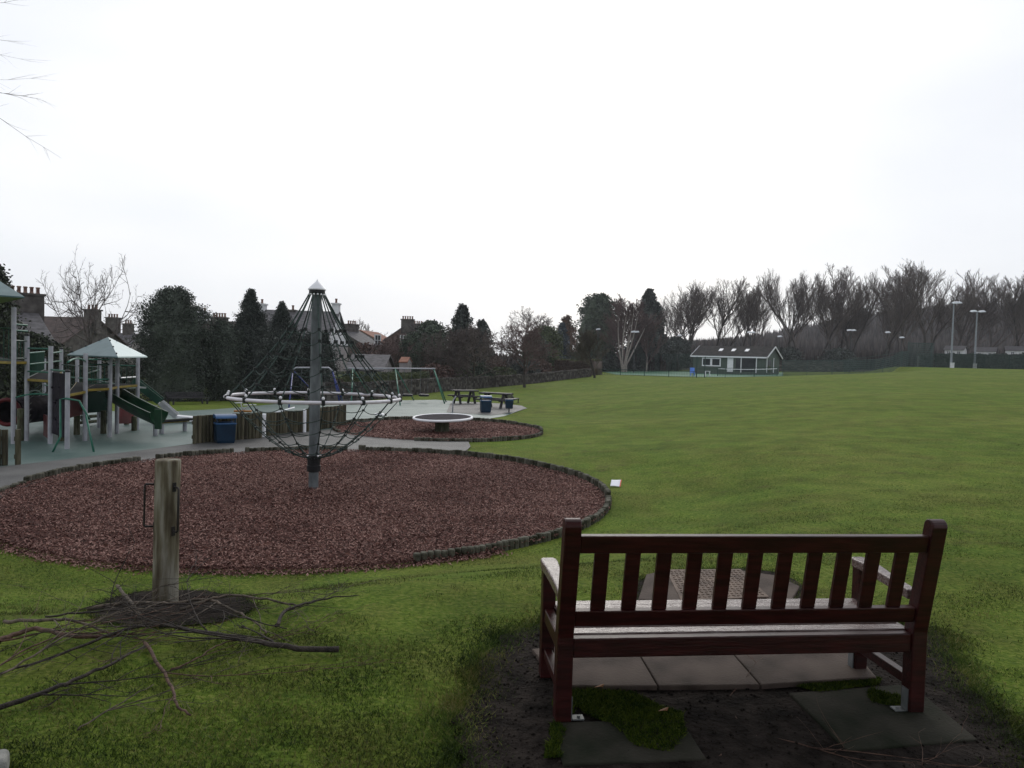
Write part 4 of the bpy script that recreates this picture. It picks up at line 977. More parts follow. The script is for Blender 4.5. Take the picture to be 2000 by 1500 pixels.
def crown_pts(prof, h, rmax, nclump, per, rng, sig, lump=.22, z0=0.):
    """leaf centres in clumps near the surface of a lumpy crown; prof(t)->0..1"""
    t = rng.uniform(0, .985, nclump)**.9; a = rng.uniform(0, 2*PI, nclump)
    lm = 1+lump*(np.sin(a*3+t*9+1)*.5+np.sin(a*5-t*14)*.35+np.clip(rng.normal(0, .3, nclump), -.6, .35))
    r = np.array([prof(q) for q in t])*rmax*lm*rng.uniform(.62, 1.0, nclump)
    C_ = np.stack([r*np.cos(a), r*np.sin(a), z0+t*h], 1)
    sg = np.repeat(.4+.6*np.array([min(1, prof(q)) for q in t]), per)[:, None]; k = np.repeat(C_, per, 0)+np.clip(rng.normal(0, 1, (nclump*per, 3)), -1.9, 1.9)*np.array([sig, sig, sig*.9])*sg; return k
def evergreen(base, h, rmax, prof, label, m, seed, leaf=.12, nclump=260, per=38, sig=None, name='evergreen_tree', trunk_h=.0, group=None, lump=.33, core=.70, cat='tree', sy=1.):
    rng = np.random.default_rng(seed); root = empty(name, base, label, cat, group); z0 = trunk_h
    K = crown_pts(prof, h-z0, rmax, nclump, per, rng, sig or rmax*.11, lump, z0); K[:, 2] = np.maximum(K[:, 2], .03)
    V = quads(K, leaf, rng, .7); F = np.arange(len(V)).reshape(-1, 4)
    # dense inner foliage
    n, mm = 18, 12; cv = []
    for i in range(mm+1):
        t = .02+.94*i/mm
        for k in range(n):
            a = 2*PI*k/n; r = prof(t)*rmax*core*(1+.12*math.sin(a*3+t*9+1)+.08*math.sin(a*5-t*14)+rng.normal(0, .04)); cv.append((r*math.cos(a), r*math.sin(a), z0+t*(h-z0)))
    cf = [(i*n+k, i*n+(k+1)%n, (i+1)*n+(k+1)%n, (i+1)*n+k) for i in range(mm) for k in range(n)]
    V = np.concatenate([V, np.array(cv)]); F = np.concatenate([F, np.array(cf)+len(F)*4]); V[:, 1] *= sy
    link('crown', arr_mesh('crown', V, F), m, root)
    r_ = max(.05, rmax*.06); MB().lathe([(r_*1.3, -.1), (r_, h*.3), (r_*.4, h*.8)], base, 8).build('trunk', M_trunkdk, root)
    return root
M_trunkdk = mat('dark_trunk', (.022,.019,.015), (.05,.043,.035), rough=.85, scale=8)
M_trunkgr = mat('mossy_trunk', (.035,.034,.022), (.075,.07,.048), rough=.85, scale=6)
M_birch = mat('pale_birch_bark', (.20,.17,.15), (.34,.30,.27), rough=.7, scale=5)
M_twig = mat('brown_twigs', (.075,.058,.052), (.125,.10,.09), rough=.85, scale=1)
M_twigred = mat('purple_brown_twigs', (.085,.056,.052), (.125,.082,.076), rough=.85, scale=1)
M_twiglt = mat('grey_twigs', (.075,.062,.058), (.11,.092,.086), rough=.85, scale=1)
M_twigol = mat('olive_twigs', (.055,.046,.030), (.085,.072,.048), rough=.85, scale=1)
def leafm(n, a, b, **k): return mat(n, a, b, rough=.6, scale=.9, island=.9, lo=.2, hi=.9, spec=.35, **k)
M_ev1 = leafm('dark_holly', (.012,.018,.012), (.085,.105,.080))
M_ev2 = leafm('dark_conifer', (.011,.016,.013), (.065,.078,.066))
M_ev3 = leafm('green_conifer', (.018,.028,.018), (.075,.10,.062))
M_ev4 = leafm('olive_evergreen', (.025,.035,.012), (.09,.11,.04))
M_blu = leafm('blue_spruce', (.025,.035,.045), (.075,.09,.11))
M_yelh = leafm('clipped_hedge', (.035,.04,.012), (.11,.125,.03))
M_brnh = leafm('beech_hedge', (.04,.025,.018), (.11,.07,.052))
M_redb = leafm('red_brown_bush', (.05,.028,.022), (.13,.075,.06))
M_orb = leafm('russet_leaves', (.07,.04,.028), (.15,.085,.06))
M_ivy = leafm('ivy', (.008,.013,.006), (.04,.055,.022))
def bushp(t): return math.sin(PI*min(1, max(0, .08+.92*t))**.75)**.6 if t < 1 else 0
def roundp(t): return max(.02, math.sqrt(max(0, 1-(2*t*.96-.9)**2/1.02)))
def eggp(t): return max(.03, (1-t)**.55*(.55+.9*min(t, .45))*1.25)
def conep(t): return max(.03, (1-t)**.8*(.75+.6*min(t, .3)))
def colp(t): return max(.04, (1-t**3)**.8*(.7+.3*min(1, t*3)))

def ev(px, pb, ptop, wpx, label, prof, m, seed, Y=None, **k):
    b = P(px, pb) if Y is None else Vector((W(px, pb, Y).x, Y, 0))
    if Y is not None: b.z = hz(b.x, b.y)
    h = W(px, ptop, b.y).z-b.z; return evergreen(b, h, wpx/2/FPX*b.y, prof, label, m, seed, **k)
# --- evergreens on the left
ev(338, 785, 563, 132, 'big rounded dark evergreen behind the slide and dark bench', lambda t: max(.03, .98*(1-max(0, t-.58)**2*4.6)*(.88+.12*min(1, t*4))), M_ev1, 21, nclump=760, per=64, leaf=.095, sig=.22, Y=38)
ev(432, 790, 628, 84, 'bushy dark evergreen to the right of the big rounded one', roundp, M_ev1, 22, nclump=400, per=60, leaf=.095, sig=.2, Y=39.5)
ev(487, 790, 565, 92, 'tall dark conifer with a pointed tip left of the climber net', lambda t: 1.0 if t < .5 else max(.03, 1-(t-.5)*2.1 if t < .78 else (1-t)*1.85), M_ev2, 23, nclump=620, per=60, leaf=.095, sig=.19, Y=41)
ev(548, 790, 590, 90, 'dark evergreen with ragged top behind the left side of the net', lambda t: max(.04, min(1, (1-t)*2.3)**1.3), M_ev2, 24, nclump=500, per=60, leaf=.10, sig=.2, Y=44)
ev(618, 790, 648, 74, 'low dark evergreen directly behind the climber pole', roundp, M_ev2, 25, nclump=320, per=56, leaf=.10, sig=.2, Y=45.5)
ev(-12, 800, 520, 80, 'dark ivy clad tree cut off by the left edge of the photo behind the tower', colp, M_ivy, 26, nclump=260, per=40, leaf=.16, sig=.3, Y=33)
ev(60, 800, 655, 150, 'dark ivy bushes behind the tall left tower posts', bushp, M_ivy, 27, nclump=330, per=40, leaf=.16, sig=.25, Y=36, name='bush', cat='bush')
ev(190, 800, 700, 170, 'dark shrubs behind the pyramid roofed deck', bushp, M_ivy, 28, nclump=330, per=40, leaf=.15, sig=.25, Y=39, name='bush', cat='bush')
for i, (px, Y, top, wd, lb) in enumerate(((-150, 36, 560, 180, 'dark evergreen outside the left edge, nearest the tower'), (-330, 34, 600, 200, 'middle dark evergreen outside the left edge'), (-520, 33, 570, 190, 'farthest left dark evergreen outside the left edge'))):
    ev(px, 0, top, wd, lb, roundp, M_ev1, 140+i, Y=Y, nclump=300, per=40, leaf=.13, sig=.25)
# hedges
def hedge(pa, pb2, th_, dep, label, m, mtop=None, seed=0, leaf=.1, n=9000, Y=None, name='hedge'):
    a, b = (P(*pa), P(*pb2)) if Y is None else [Vector((W(q[0], q[1], Y_).x, Y_, 0)) for q, Y_ in zip((pa, pb2), Y)]
    a.z, b.z = hz(a.x, a.y), hz(b.x, b.y)
    h = W(pa[0], th_, a.y).z-a.z; d = b-a; L_ = d.length; u = d/L_; nn = Vector((-u.y, u.x, 0)); rng = np.random.default_rng(seed)
    root = empty(name, a, label, 'hedge')
    s = rng.uniform(0, L_, n); t = rng.uniform(0, dep, n); z = rng.uniform(0, h, n); f = rng.integers(0, 5, n)
    t[f <= 2] = rng.normal(0, .04, (f <= 2).sum()); z[f == 3] = h+rng.normal(0, .04, (f == 3).sum()); t[f == 4] = dep+rng.normal(0, .04, (f == 4).sum())
    z = z*(1+.04*np.sin(s*1.7)+.03*np.sin(s*4.1)); u_ = np.array(u); n_ = np.array(nn)
    Cc = s[:, None]*u_+t[:, None]*n_+np.stack([0*z, 0*z, z], 1)
    V = quads(Cc, leaf, rng, .7); F = np.arange(len(V)).reshape(-1, 4); top = f == 3
    mb = MB(); mb.beam(a+nn*dep/2+Vector((0,0,h*.48)), b+nn*dep/2+Vector((0,0,h*.48)), dep*.92, h*.94); V2 = np.array(mb.v)-np.array(a)
    tq = top.repeat(4)
    Vf = np.concatenate([V[~tq], V2]); nf = int((~top).sum()); Ff = np.concatenate([np.arange(nf*4).reshape(-1, 4), np.array(mb.f)+nf*4])
    link('foliage', arr_mesh('foliage', Vf, Ff), m, root); k = int(top.sum()); link('top_growth', arr_mesh('top_growth', V[tq], np.arange(4*k).reshape(-1, 4)), mtop or m, root)
    return root
hedge((560, 785), (670, 782), 742, .8, 'russet brown hedge behind the blue swing', M_brnh, seed=1, Y=(46, 48))
hedge((668, 783), (838, 776), 730, .9, 'dark green hedge behind the green swing frame', M_ev4, M_ev4, seed=2, Y=(52, 58), n=14000)
hedge((1082, 740), (1158, 733), 704, 4.0, 'long clipped hedge with a bright green flat top and brown sides', M_brnh, M_yelh, seed=3, Y=(93, 91), n=16000, leaf=.14)

# --- stone wall
M_stone = mat('rubble_stone', (.030,.025,.022), (.11,.10,.09), rough=.9, scale=2.2, island=1.0, lo=.1, hi=.95, bump=.6, bscale=8, c3=(.055,.047,.042))
def stone_wall(pts, hs, th, label, seed, cop=True, sz=.3):
    root = empty('stone_wall', pts[0], label, 'stone wall'); rg = random.Random(seed); mb = MB(); cp = MB()
    for i in range(len(pts)-1):
        a, b = pts[i], pts[i+1]; L_ = (b-a).length; yaw = math.atan2(b.y-a.y, b.x-a.x); nx_ = int(L_/sz); rm = Matrix.Rotation(yaw, 3, 'Z')
        for k in range(nx_):
            p = a.lerp(b, (k+.5)/nx_); g = hz(p.x, p.y); h = hs[i]+(hs[i+1]-hs[i])*k/nx_; nr = max(2, int(h/.17))
            for r in range(nr):
                o = rg.uniform(-.03, .03)
                mb.box(p+rm @ Vector((rg.uniform(-.03,.03), o, 0))+Vector((0, 0, g-p.z+h*(r+.5)/nr)), (L_/nx_*rg.uniform(.85, 1.1), th+rg.uniform(-.04,.04), h/nr*rg.uniform(.85, 1.05)), Matrix.Rotation(yaw+rg.uniform(-.06,.06), 3, 'Z') @ Matrix.Rotation(rg.uniform(-.05,.05), 3, 'Y'))
            if cop:
                for q in range(2): cp.box(p+rm @ Vector(((q-.5)*L_/nx_*.5, 0, 0))+Vector((0,0,g-p.z+h+.05+rg.uniform(-.03,.04))), (.12*rg.uniform(.7,1.2), th+.06, .16*rg.uniform(.8,1.3)), Matrix.Rotation(yaw+rg.uniform(-.1,.1), 3, 'Z') @ Matrix.Rotation(rg.uniform(-.25,.25), 3, 'Y'))
    mb.build('rubble', M_stone, root)
    if cop: cp.build('coping', M_stone, root)
    return root
wp = [P(600, 786), P(690, 783), P(750, 778), P(850, 765.5), P(950, 757), P(1050, 748), P(1152, 735.5)]
stone_wall(wp, [.95, .95, .95, .9, .85, .85, .8], .4, 'low rubble stone wall running behind the swings up to the hedge', 5)
stone_wall([Vector((W(x, 722, 132).x, 132, hz(W(x, 722, 132).x, 132))) for x in (1520, 1580, 1645)], [1.9, 1.9, 1.9], .4, 'grey stone wall behind the fence right of the clubhouse', 6, False, .5)

# ------------------------------------------------------------------ houses
M_slate = mat('grey_slate', (.055,.052,.055), (.12,.115,.12), rough=.7, scale=3, detail=8, c3=(.085,.08,.084), stretch=(1,1,3))
M_brtile = mat('brown_roof', (.035,.024,.022), (.075,.05,.045), rough=.8, scale=3, c3=(.05,.035,.03))
M_ortile = mat('orange_pantile', (.17,.07,.045), (.26,.115,.07), rough=.8, scale=3)
M_harl = mat('grey_harling', (.22,.20,.20), (.32,.29,.29), rough=.9, scale=2, detail=8)
M_whwall = mat('white_wall', (.55,.55,.57), (.68,.68,.70), rough=.85, scale=2)
M_pinkst = mat('pinkish_stone', (.12,.075,.068), (.21,.15,.14), rough=.9, scale=2.5, detail=8, c3=(.16,.11,.10))
M_dkst = mat('dark_stone', (.05,.043,.04), (.11,.10,.092), rough=.9, scale=2.5, detail=8)
M_pot = mat('clay_pot', (.10,.045,.035), (.26,.17,.13), rough=.8, scale=4)
M_glass = mat('window_glass', (.02,.025,.03), (.04,.045,.05), rough=.1, spec=.8)
def house(A, B, width, eave_z, label, mw, mr, chim=(), wins=(), zb=None, name='house', over=.25, barge=None, cat='house'):
    """ridge from A to B; eaves at eave_z on both sides"""
    rz = (A.z+B.z)/2; u = Vector((B.x-A.x, B.y-A.y, 0)); L_ = u.length; u.normalize(); n = Vector((u.y, -u.x, 0))   # n points towards the camera side
    if n.y > 0: n = -n
    c = Vector(((A.x+B.x)/2, (A.y+B.y)/2, 0)); zb = hz(c.x, c.y)-.5 if zb is None else zb
    root = empty(name, (c.x, c.y, zb), label, cat); w2 = width/2
    def q(s, t, z): return Vector((c.x, c.y, 0))+u*s+n*t+Vector((0, 0, z))
    h = L_/2; mb = MB()
    vs = [q(-h,-w2,zb), q(h,-w2,zb), q(h,w2,zb), q(-h,w2,zb), q(-h,-w2,eave_z), q(h,-w2,eave_z), q(h,w2,eave_z), q(-h,w2,eave_z), q(-h,0,rz-.06), q(h,0,rz-.06)]
    mb.add(vs, [(0,1,2,3), (0,1,5,4), (3,2,6,7), (0,3,7,8,4), (1,2,6,9,5), (4,5,9,8), (7,6,9,8)]); mb.build('walls', mw, root)
    sl = (rz-eave_z)/w2; ov = over
    for s in (-1, 1):
        mb = MB(); a0, a1, b0_, b1_ = q(-h-ov, 0, rz), q(h+ov, 0, rz), q(-h-ov, s*(w2+ov), eave_z-sl*ov), q(h+ov, s*(w2+ov), eave_z-sl*ov); up_ = Vector((0,0,.09))
        mb.add([a0, a1, b1_, b0_, a0+up_, a1+up_, b1_+up_, b0_+up_], [(0,1,2,3), (7,6,5,4), (0,4,5,1), (1,5,6,2), (2,6,7,3), (3,7,4,0)]); mb.build('roof', mr, root)
        if barge:
            for e in (-1, 1): MB().beam(q(e*(h+ov+.02), 0, rz+.02), q(e*(h+ov+.02), s*(w2+ov), eave_z-sl*ov+.02), .06, .22).build('bargeboard', barge, root)
    for s, t, ztop, wx, wy, npots, mc in chim:
        p = q(s*h, t, 0); ch = MB(); rm = Matrix.Rotation(math.atan2(u.y, u.x), 3, 'Z'); zl = rz-1.2
        ch.box((p.x, p.y, (zl+ztop)/2), (wx, wy, ztop-zl), rm); ch.box((p.x, p.y, ztop+.06), (wx+.16, wy+.16, .12), rm); co = ch.build('chimney', mc, root)
        for k in range(npots):
            pp_ = p+u*((k+.5)/npots-.5)*(wx*.9) if wx >= wy else p+n*((k+.5)/npots-.5)*(wy*.9)
            m2 = MB(); m2.lathe([(.12, 0), (.09, .10), (.09, .30), (.12, .33), (.11, .38)], (pp_.x, pp_.y, ztop+.12), 8)
            me = bpy.data.meshes.new('chimney_pot'); me.from_pydata([(v[0]-root.location.x, v[1]-root.location.y, v[2]-root.location.z) for v in m2.v], [], m2.f); link('chimney_pot', me, M_pot, co)
    for kind, s, z, ww, wh in wins:    # kind: 'f' front wall (s along ridge), 'r'/'l' gable (s across)
        if kind == 'f': p = q(s, w2+.03, z); du = u; dn_ = n
        elif kind == 'r': p = q(h+.03, s, z); du = n; dn_ = u
        else: p = q(-h-.03, s, z); du = n; dn_ = -u
        yaw = math.atan2(du.y, du.x); rm = Matrix.Rotation(yaw, 3, 'Z'); fr = MB()
        for dx_, dz_, sx, sz_ in ((0, wh/2, ww+.12, .1), (0, -wh/2, ww+.12, .1), (-ww/2, 0, .1, wh), (ww/2, 0, .1, wh), (0, 0, .06, wh), (0, 0, ww, .05)):
            fr.box(p+du*dx_+Vector((0,0,dz_))+dn_*.02, (sx, .07, sz_), rm)
        f_ = fr.build('window', M_whwall, root)
        m2 = MB().box(p, (ww, .03, wh), rm); me = bpy.data.meshes.new('pane'); me.from_pydata([(v[0]-root.location.x, v[1]-root.location.y, v[2]-root.location.z) for v in m2.v], [], m2.f); link('pane', me, M_glass, f_)
    return root
B_ = W(62, 609, 42); A_h = B_-Vector((6.4, 6.4, 0)); ez = W(140, 667, 39).z
house(A_h, B_, 7.5, ez, 'slate roofed cottage with a broad five pot chimney at the far left', M_whwall, M_slate, [(.93, 0, W(40, 576, 41.5).z, 1.7, .8, 5, M_dkst)])
house(W(40, 620, 60), W(186, 621, 60), 9, W(200, 672, 57).z, 'long brown roofed house behind the bare spreading tree', M_dkst, M_brtile, [(.93, 0, W(176, 607, 60).z, 1.0, .8, 3, M_dkst)])
house(W(205, 652, 82), W(275, 652, 82), 8, W(230, 690, 78).z, 'far stone house with two chimneys between the bare tree and the big evergreen', M_harl, M_slate, [(-.55, 0, W(222, 622, 82).z, 1.3, .8, 4, M_dkst), (.3, 0, W(250, 634, 82).z, .9, .8, 3, M_dkst)])
house(W(388, 629, 70), W(480, 629, 70), 8, W(430, 670, 66).z, 'house with a tall white chimney showing above the dark evergreens', M_whwall, M_brtile, [(-.85, 0, W(394, 611, 70).z, 1.05, .9, 2, M_whwall), (.1, 1.2, W(427, 622, 69).z, 1.4, .7, 5, M_dkst)])
ez = W(645, 668, 57).z
hC = house(W(508, 607, 62), W(659, 610, 62), 8.5, ez, 'slate roofed house with a white topped gable behind the climber net', M_harl, M_slate, [(.965, 0, W(657, 595, 62).z, .55, .7, 1, M_whwall), (-.95, 0, W(512, 596, 62).z, .6, .7, 1, M_whwall), (-.15, 0, W(573, 608, 62).z, .5, .6, 1, M_dkst)], [('r', 1.2, ez-.8, .7, 1.0)])
gu = Vector((1, 0, 0)); Bc = W(659, 610, 62); h2 = 4.25; zt_ = (W(508,607,62).z+Bc.z)/2-.1
mb = MB(); u_ = (Bc-W(508,607,62)); u_.z = 0; u_.normalize(); n_ = Vector((u_.y, -u_.x, 0)); o_ = Vector((Bc.x, Bc.y, 0))+u_*.06
zk = ez-.15; mb.add([o_-n_*h2*.97+Vector((0,0,zk)), o_+n_*h2*.97+Vector((0,0,zk)), o_+Vector((0,0,zt_))]+[o_-u_*.05-n_*h2*.97+Vector((0,0,zk)), o_-u_*.05+n_*h2*.97+Vector((0,0,zk)), o_-u_*.05+Vector((0,0,zt_))], [(0,1,2),(5,4,3),(0,3,4,1),(1,4,5,2),(2,5,3,0)])
mb.build('gable', M_whwall, hC)
house(W(668, 648, 84), W(699, 646, 86), 7, W(690, 672, 82).z, 'dark stone house with a row of pots and an aerial pole beside the white gable', M_dkst, M_slate, [(.2, 0, W(684, 634, 84).z, 1.5, .8, 4, M_dkst)], [('f', .9, W(692, 662, 80).z, .9, 1.2)])
house(W(704, 648, 96), W(738, 648, 104), 7, W(712, 672, 96).z, 'small house with an orange pantiled roof', M_harl, M_ortile, [])
house(W(694, 693, 60), W(757, 695, 60), 5.5, W(720, 722, 57).z, 'low grey roofed outbuilding behind the green swing frame', M_harl, M_slate, [], [('f', -2.6, W(677, 718, 57).z, .6, 1.2)])
hF = house(W(796, 637, 92), W(806, 637, 104), 5.6, W(757, 664, 92).z, 'pinkish stone gabled house with two many potted chimneys', M_pinkst, M_slate, [(-.97, .0, W(791, 625, 92).z, .8, 1.6, 5, M_dkst), (.5, -.9, W(826, 631, 96).z, .8, 1.3, 4, M_dkst)], [('l', -.6, W(786, 661, 92).z, .7, .7), ('l', .5, W(798, 661, 92).z, .7, .7)])
house(W(785, 699, 66), W(800, 699, 66), 3, W(790, 708, 65).z, 'tiny orange roofed shed below the pinkish house', M_harl, M_ortile, [], over=.05, name='shed', cat='shed')

# --- clubhouse
M_club = mat('green_cladding', (.055,.075,.062), (.085,.11,.092), rough=.7, scale=2, stretch=(6,6,.3))
cA, cB = W(1371, 676, 117), W(1510, 678.5, 110); ez = W(1494, 697, 107.5).z
ch = house(cA, cB, 6.0, ez, 'low green clad clubhouse with white trim and a dark pitched roof beyond the tennis court', M_club, mat('dark_felt_roof', (.022,.021,.020), (.045,.042,.040), rough=.85, scale=2, spec=.1), [], [], name='clubhouse', over=.35, barge=M_whwall, cat='clubhouse')
cu = Vector((cB.x-cA.x, cB.y-cA.y, 0)); cL = cu.length; cu.normalize(); cn = Vector((cu.y, -cu.x, 0)); cn = -cn if cn.y > 0 else cn; cc_ = (cA+cB)/2; zf = hz(cc_.x, cc_.y)
def cq(s, t, z): return Vector((cc_.x, cc_.y, 0))+cu*s+cn*t+Vector((0,0,z))
def cbox(s, t, z, sx, sy, sz_, nm, m, par=None):
    mb = MB().box(cq(s, t, z), (sx, sy, sz_), Matrix.Rotation(math.atan2(cu.y, cu.x), 3, 'Z')); me = bpy.data.meshes.new(nm)
    me.from_pydata([(v[0]-ch.location.x, v[1]-ch.location.y, v[2]-ch.location.z) for v in mb.v], [], mb.f); return link(nm, me, m, par or ch)
zw = ez-.95
for s in (-3.4, -1.9):
    f_ = cbox(s, 3.04, zw, 1.5, .08, 1.3, 'window', M_white); cbox(s, 3.09, zw, 1.15, .04, .95, 'pane', M_glass, f_)
cbox(.35, 3.04, ez-1.3, .9, .08, 2.1, 'door', M_white); cbox(3.2, 3.04, ez-1.25, 2.2, .06, 2.0, 'glazed_opening', M_glass); cbox(1.6, 3.04, ez-1.25, .8, .06, 1.9, 'glazed_opening', M_glass)
for s in (2.05, 4.35): cbox(s, 3.12, ez-1.3, .12, .1, 2.2, 'porch_post', M_white)
cbox(0, 3.36, ez-.12, cL+.6, .06, .2, 'fascia', M_white)
cbox(cL/2+.06, 1.5, ez-1.3, .08, 1.2, 1.6, 'glazed_opening', M_glass); cbox(cL/2+.1, 2.6, ez-1.2, .1, .12, 2.2, 'porch_post', M_white)
cbox(cL/2+.1, -.2, ez-1.2, .1, .12, 2.2, 'porch_post', M_white)
rz_ = (cA.z+cB.z)/2
for s in (-1.9, .1, 2.2):
    t = 1.3; z = rz_+(ez-rz_)*t/3.0+.12; sl_ = math.atan2(rz_-ez, 3.0)
    rm = Matrix.Rotation(math.atan2(cu.y, cu.x), 3, 'Z') @ Matrix.Rotation((sl_ if True else -sl_), 3, 'X'); mb = MB().box(cq(s, t, z), (.55, .8, .06), rm)
    me = bpy.data.meshes.new('skylight'); me.from_pydata([(v[0]-ch.location.x, v[1]-ch.location.y, v[2]-ch.location.z) for v in mb.v], [], mb.f); link('skylight', me, M_white, ch)

# --- tennis court, fences, floodlights
M_court = mat('court_green', (.045,.13,.075), (.07,.17,.10), rough=.7, scale=.5)
M_teal2 = mat('teal_fence', (.035,.065,.062), (.05,.085,.08), rough=.6)
M_fence = mat('fence_green', (.010,.035,.028), (.018,.05,.04), rough=.6)
court = [tuple(W(x, 730, Y).xy) for x, Y in ((1205, 97), (1350, 95), (1530, 91), (1530, 122), (1360, 126), (1175, 128))]
tag(drape('tennis_court', court, .03, M_court), kind='structure')
def gY(px, Y): x = W(px, 720, Y).x; return Vector((x, Y, hz(x, Y)))
def fence(pts, h, label, dv=.16, dh=.35, wr=.006, sp=3.0, pr=.035, m=None, nh=None):
    root = empty('mesh_fence', pts[0], label, 'fence'); mm = m or M_fence; mb = MB(); posts_ = []
    for i in range(len(pts)-1):
        a, b = pts[i], pts[i+1]; L_ = (b-a).length; n = int(L_/dv)
        for k in range(n+1):
            p = a.lerp(b, k/n); g = hz(p.x, p.y); s = wr; mb.v += [(p.x-s, p.y, g), (p.x+s, p.y, g), (p.x, p.y+s, g), (p.x-s, p.y, g+h), (p.x+s, p.y, g+h), (p.x, p.y+s, g+h)]
            o = len(mb.v)-6; mb.f += [(o, o+1, o+4, o+3), (o+1, o+2, o+5, o+4), (o+2, o, o+3, o+5)]
        q = max(2, int(L_/2))
        for r in range(int(h/dh)+1):
            pp_ = [a.lerp(b, k/q) for k in range(q+1)]; mb.tube([(p.x, p.y, hz(p.x, p.y)+min(h, .05+r*dh)) for p in pp_], wr*1.1, 3, cap=False)
        for k in range(int(L_/sp)+1): posts_.append(a.lerp(b, min(1, k*sp/L_)))
    mb.build('mesh', mm, root)
    for p in posts_:
        g = hz(p.x, p.y); MB().tube([(p.x, p.y, g-.1), (p.x, p.y, g+h+.06)], pr, 6).build('post', mm, root)
    for i in range(len(pts)-1):
        a, b = pts[i], pts[i+1]; MB().tube([(a.x, a.y, hz(a.x, a.y)+h), (b.x, b.y, hz(b.x, b.y)+h)], .025, 5).build('top_rail', mm, root)
    return root
fence([gY(1150, 130), gY(1362, 128)], 3.0, 'tall green mesh fence at the back of the tennis court, left of the clubhouse', wr=.022)
fence([gY(1165, 93), gY(1360, 92)], .75, 'low green mesh fence along the lawn edge of the tennis court', wr=.010, dv=.2)
fence([gY(1361, 91), gY(1530, 89)], 1.1, 'low green fence in front of the clubhouse', wr=.006, dv=.3, dh=.5, sp=3.4)
fence([gY(1528, 93), gY(1650, 92), gY(1772, 95)], 2.0, 'teal grey mesh fence between the clubhouse and the practice cage', m=M_teal2, wr=.024, dv=.13, dh=.25)
fence([gY(1772, 95), gY(1822, 95)], 3.1, 'tall green practice cage fence on the grass bank', m=M_teal2, wr=.022, dv=.12, dh=.25)
fence([gY(1826, 97), gY(2060, 95)], 1.9, 'dark green mesh fence along the top of the field at right', wr=.022, dv=.13, dh=.22)
for px_, lb in ((1361, 'left of two tall dark green posts in front of the clubhouse corner'), (1376.5, 'right of two tall dark green posts in front of the clubhouse corner')):
    b = gY(px_, 91.5); mb = MB().tube([(0,0,-.1), (0,0,2.6)], .06, 8); me = bpy.data.meshes.new('fence_post'); me.from_pydata(mb.v, [], mb.f); tag(link('fence_post', me, M_fence, loc=b), lb, 'post', 'tall posts by the clubhouse')
tn = empty('tennis_net', gY(1400, 100), 'tennis net with a white top band in front of the clubhouse', 'tennis net'); a, b = gY(1402, 100), gY(1518, 101)
mb = MB(); n = 40
for i in range(n+1):
    p = a.lerp(b, i/n); s = -.16*4*(i/n)*(1-i/n)*.6; g = hz(p.x, p.y); mb.tube([(p.x, p.y, g+.05), (p.x, p.y, g+1.0+s)], .012, 3, cap=False)
for r in range(8): mb.tube([(lambda p: (p.x, p.y, hz(p.x, p.y)+.1+r*.12))(a.lerp(b, i/8)) for i in range(9)], .01, 3, cap=False)
mb.build('netting', M_fence, tn)
MB().tube([(lambda p, i: (p.x, p.y, hz(p.x, p.y)+1.02-.1*4*(i/12)*(1-i/12)))(a.lerp(b, i/12), i) for i in range(13)], .045, 5).build('top_band', M_white, tn)
for p in (a, b): MB().tube([p, p+Vector((0,0,1.1))], .05, 6).build('post', M_fence, tn)
M_lamp = mat('lamp_housing', (.5,.52,.56), (.62,.64,.68), rough=.4)
M_lpole = mat('floodlight_pole', (.20,.22,.25), (.28,.30,.33), rough=.5)
M_dpole = mat('dark_floodlight_pole', (.03,.035,.035), (.05,.055,.055), rough=.5)
def flood(px, Y, ptop, heads, label, mp_, r=.06, hw=.55):
    b = gY(px, Y); zt = W(px, ptop, Y).z; root = empty('floodlight', b, label, 'floodlight', 'floodlights round the courts')
    MB().lathe([(r*1.5, -.1), (r*1.3, 1.0), (r*.7, zt-b.z-.05)], b, 8).build('pole', mp_, root)
    MB().tube([(b.x-hw*.9, b.y, zt-.08), (b.x+hw*.9, b.y, zt-.08)], .03, 5).build('cross_arm', mp_, root)
    for s in heads:
        c = Vector((b.x+s*hw, b.y-.15, zt)); rm = Matrix.Rotation(R(14), 3, 'X') @ Matrix.Rotation(R(-6), 3, 'Y'); mb = MB()
        mb.add([c+rm @ Vector((x*.38, y*.28, z)) for x, y, z in ((-1,-1,-.05),(1,-1,-.05),(1,1,-.05),(-1,1,-.05),(-.7,-.7,.10),(.7,-.7,.10),(.7,.7,.10),(-.7,.7,.10))], [(3,2,1,0),(4,5,6,7),(0,1,5,4),(1,2,6,5),(2,3,7,6),(3,0,4,7)])
        mb.build('lamp_head', M_lamp, root)
flood(1166, 126, 643, [0], 'faint floodlight head above the small round bare tree', M_dpole)
flood(1238, 118, 648, [-.5, .5], 'floodlight in front of the pale stemmed birch', M_dpole)
flood(1325, 130, 655, [0], 'floodlight beside the dark conifer', M_dpole)
flood(1464, 124, 649, [-.5, .4], 'floodlight above the middle of the clubhouse roof', M_dpole)
flood(1520, 126, 657, [0], 'floodlight above the right end of the clubhouse roof', M_dpole)
flood(1659, 122, 645, [-.6, .6], 'floodlight over the middle of the teal mesh fence', M_dpole)
flood(1730, 120, 649, [0], 'higher of two single floodlights left of the practice cage', M_dpole)
flood(1758, 128, 659, [0], 'lower of two single floodlights left of the practice cage', M_dpole)
flood(1857, 93, 591, [.3, .9], 'taller pale floodlight pole standing on the grass bank', M_lpole, .10, .5)
flood(1903, 97, 608, [-1, 1], 'pale floodlight pole with two heads at far right', M_lpole, .10, .55)
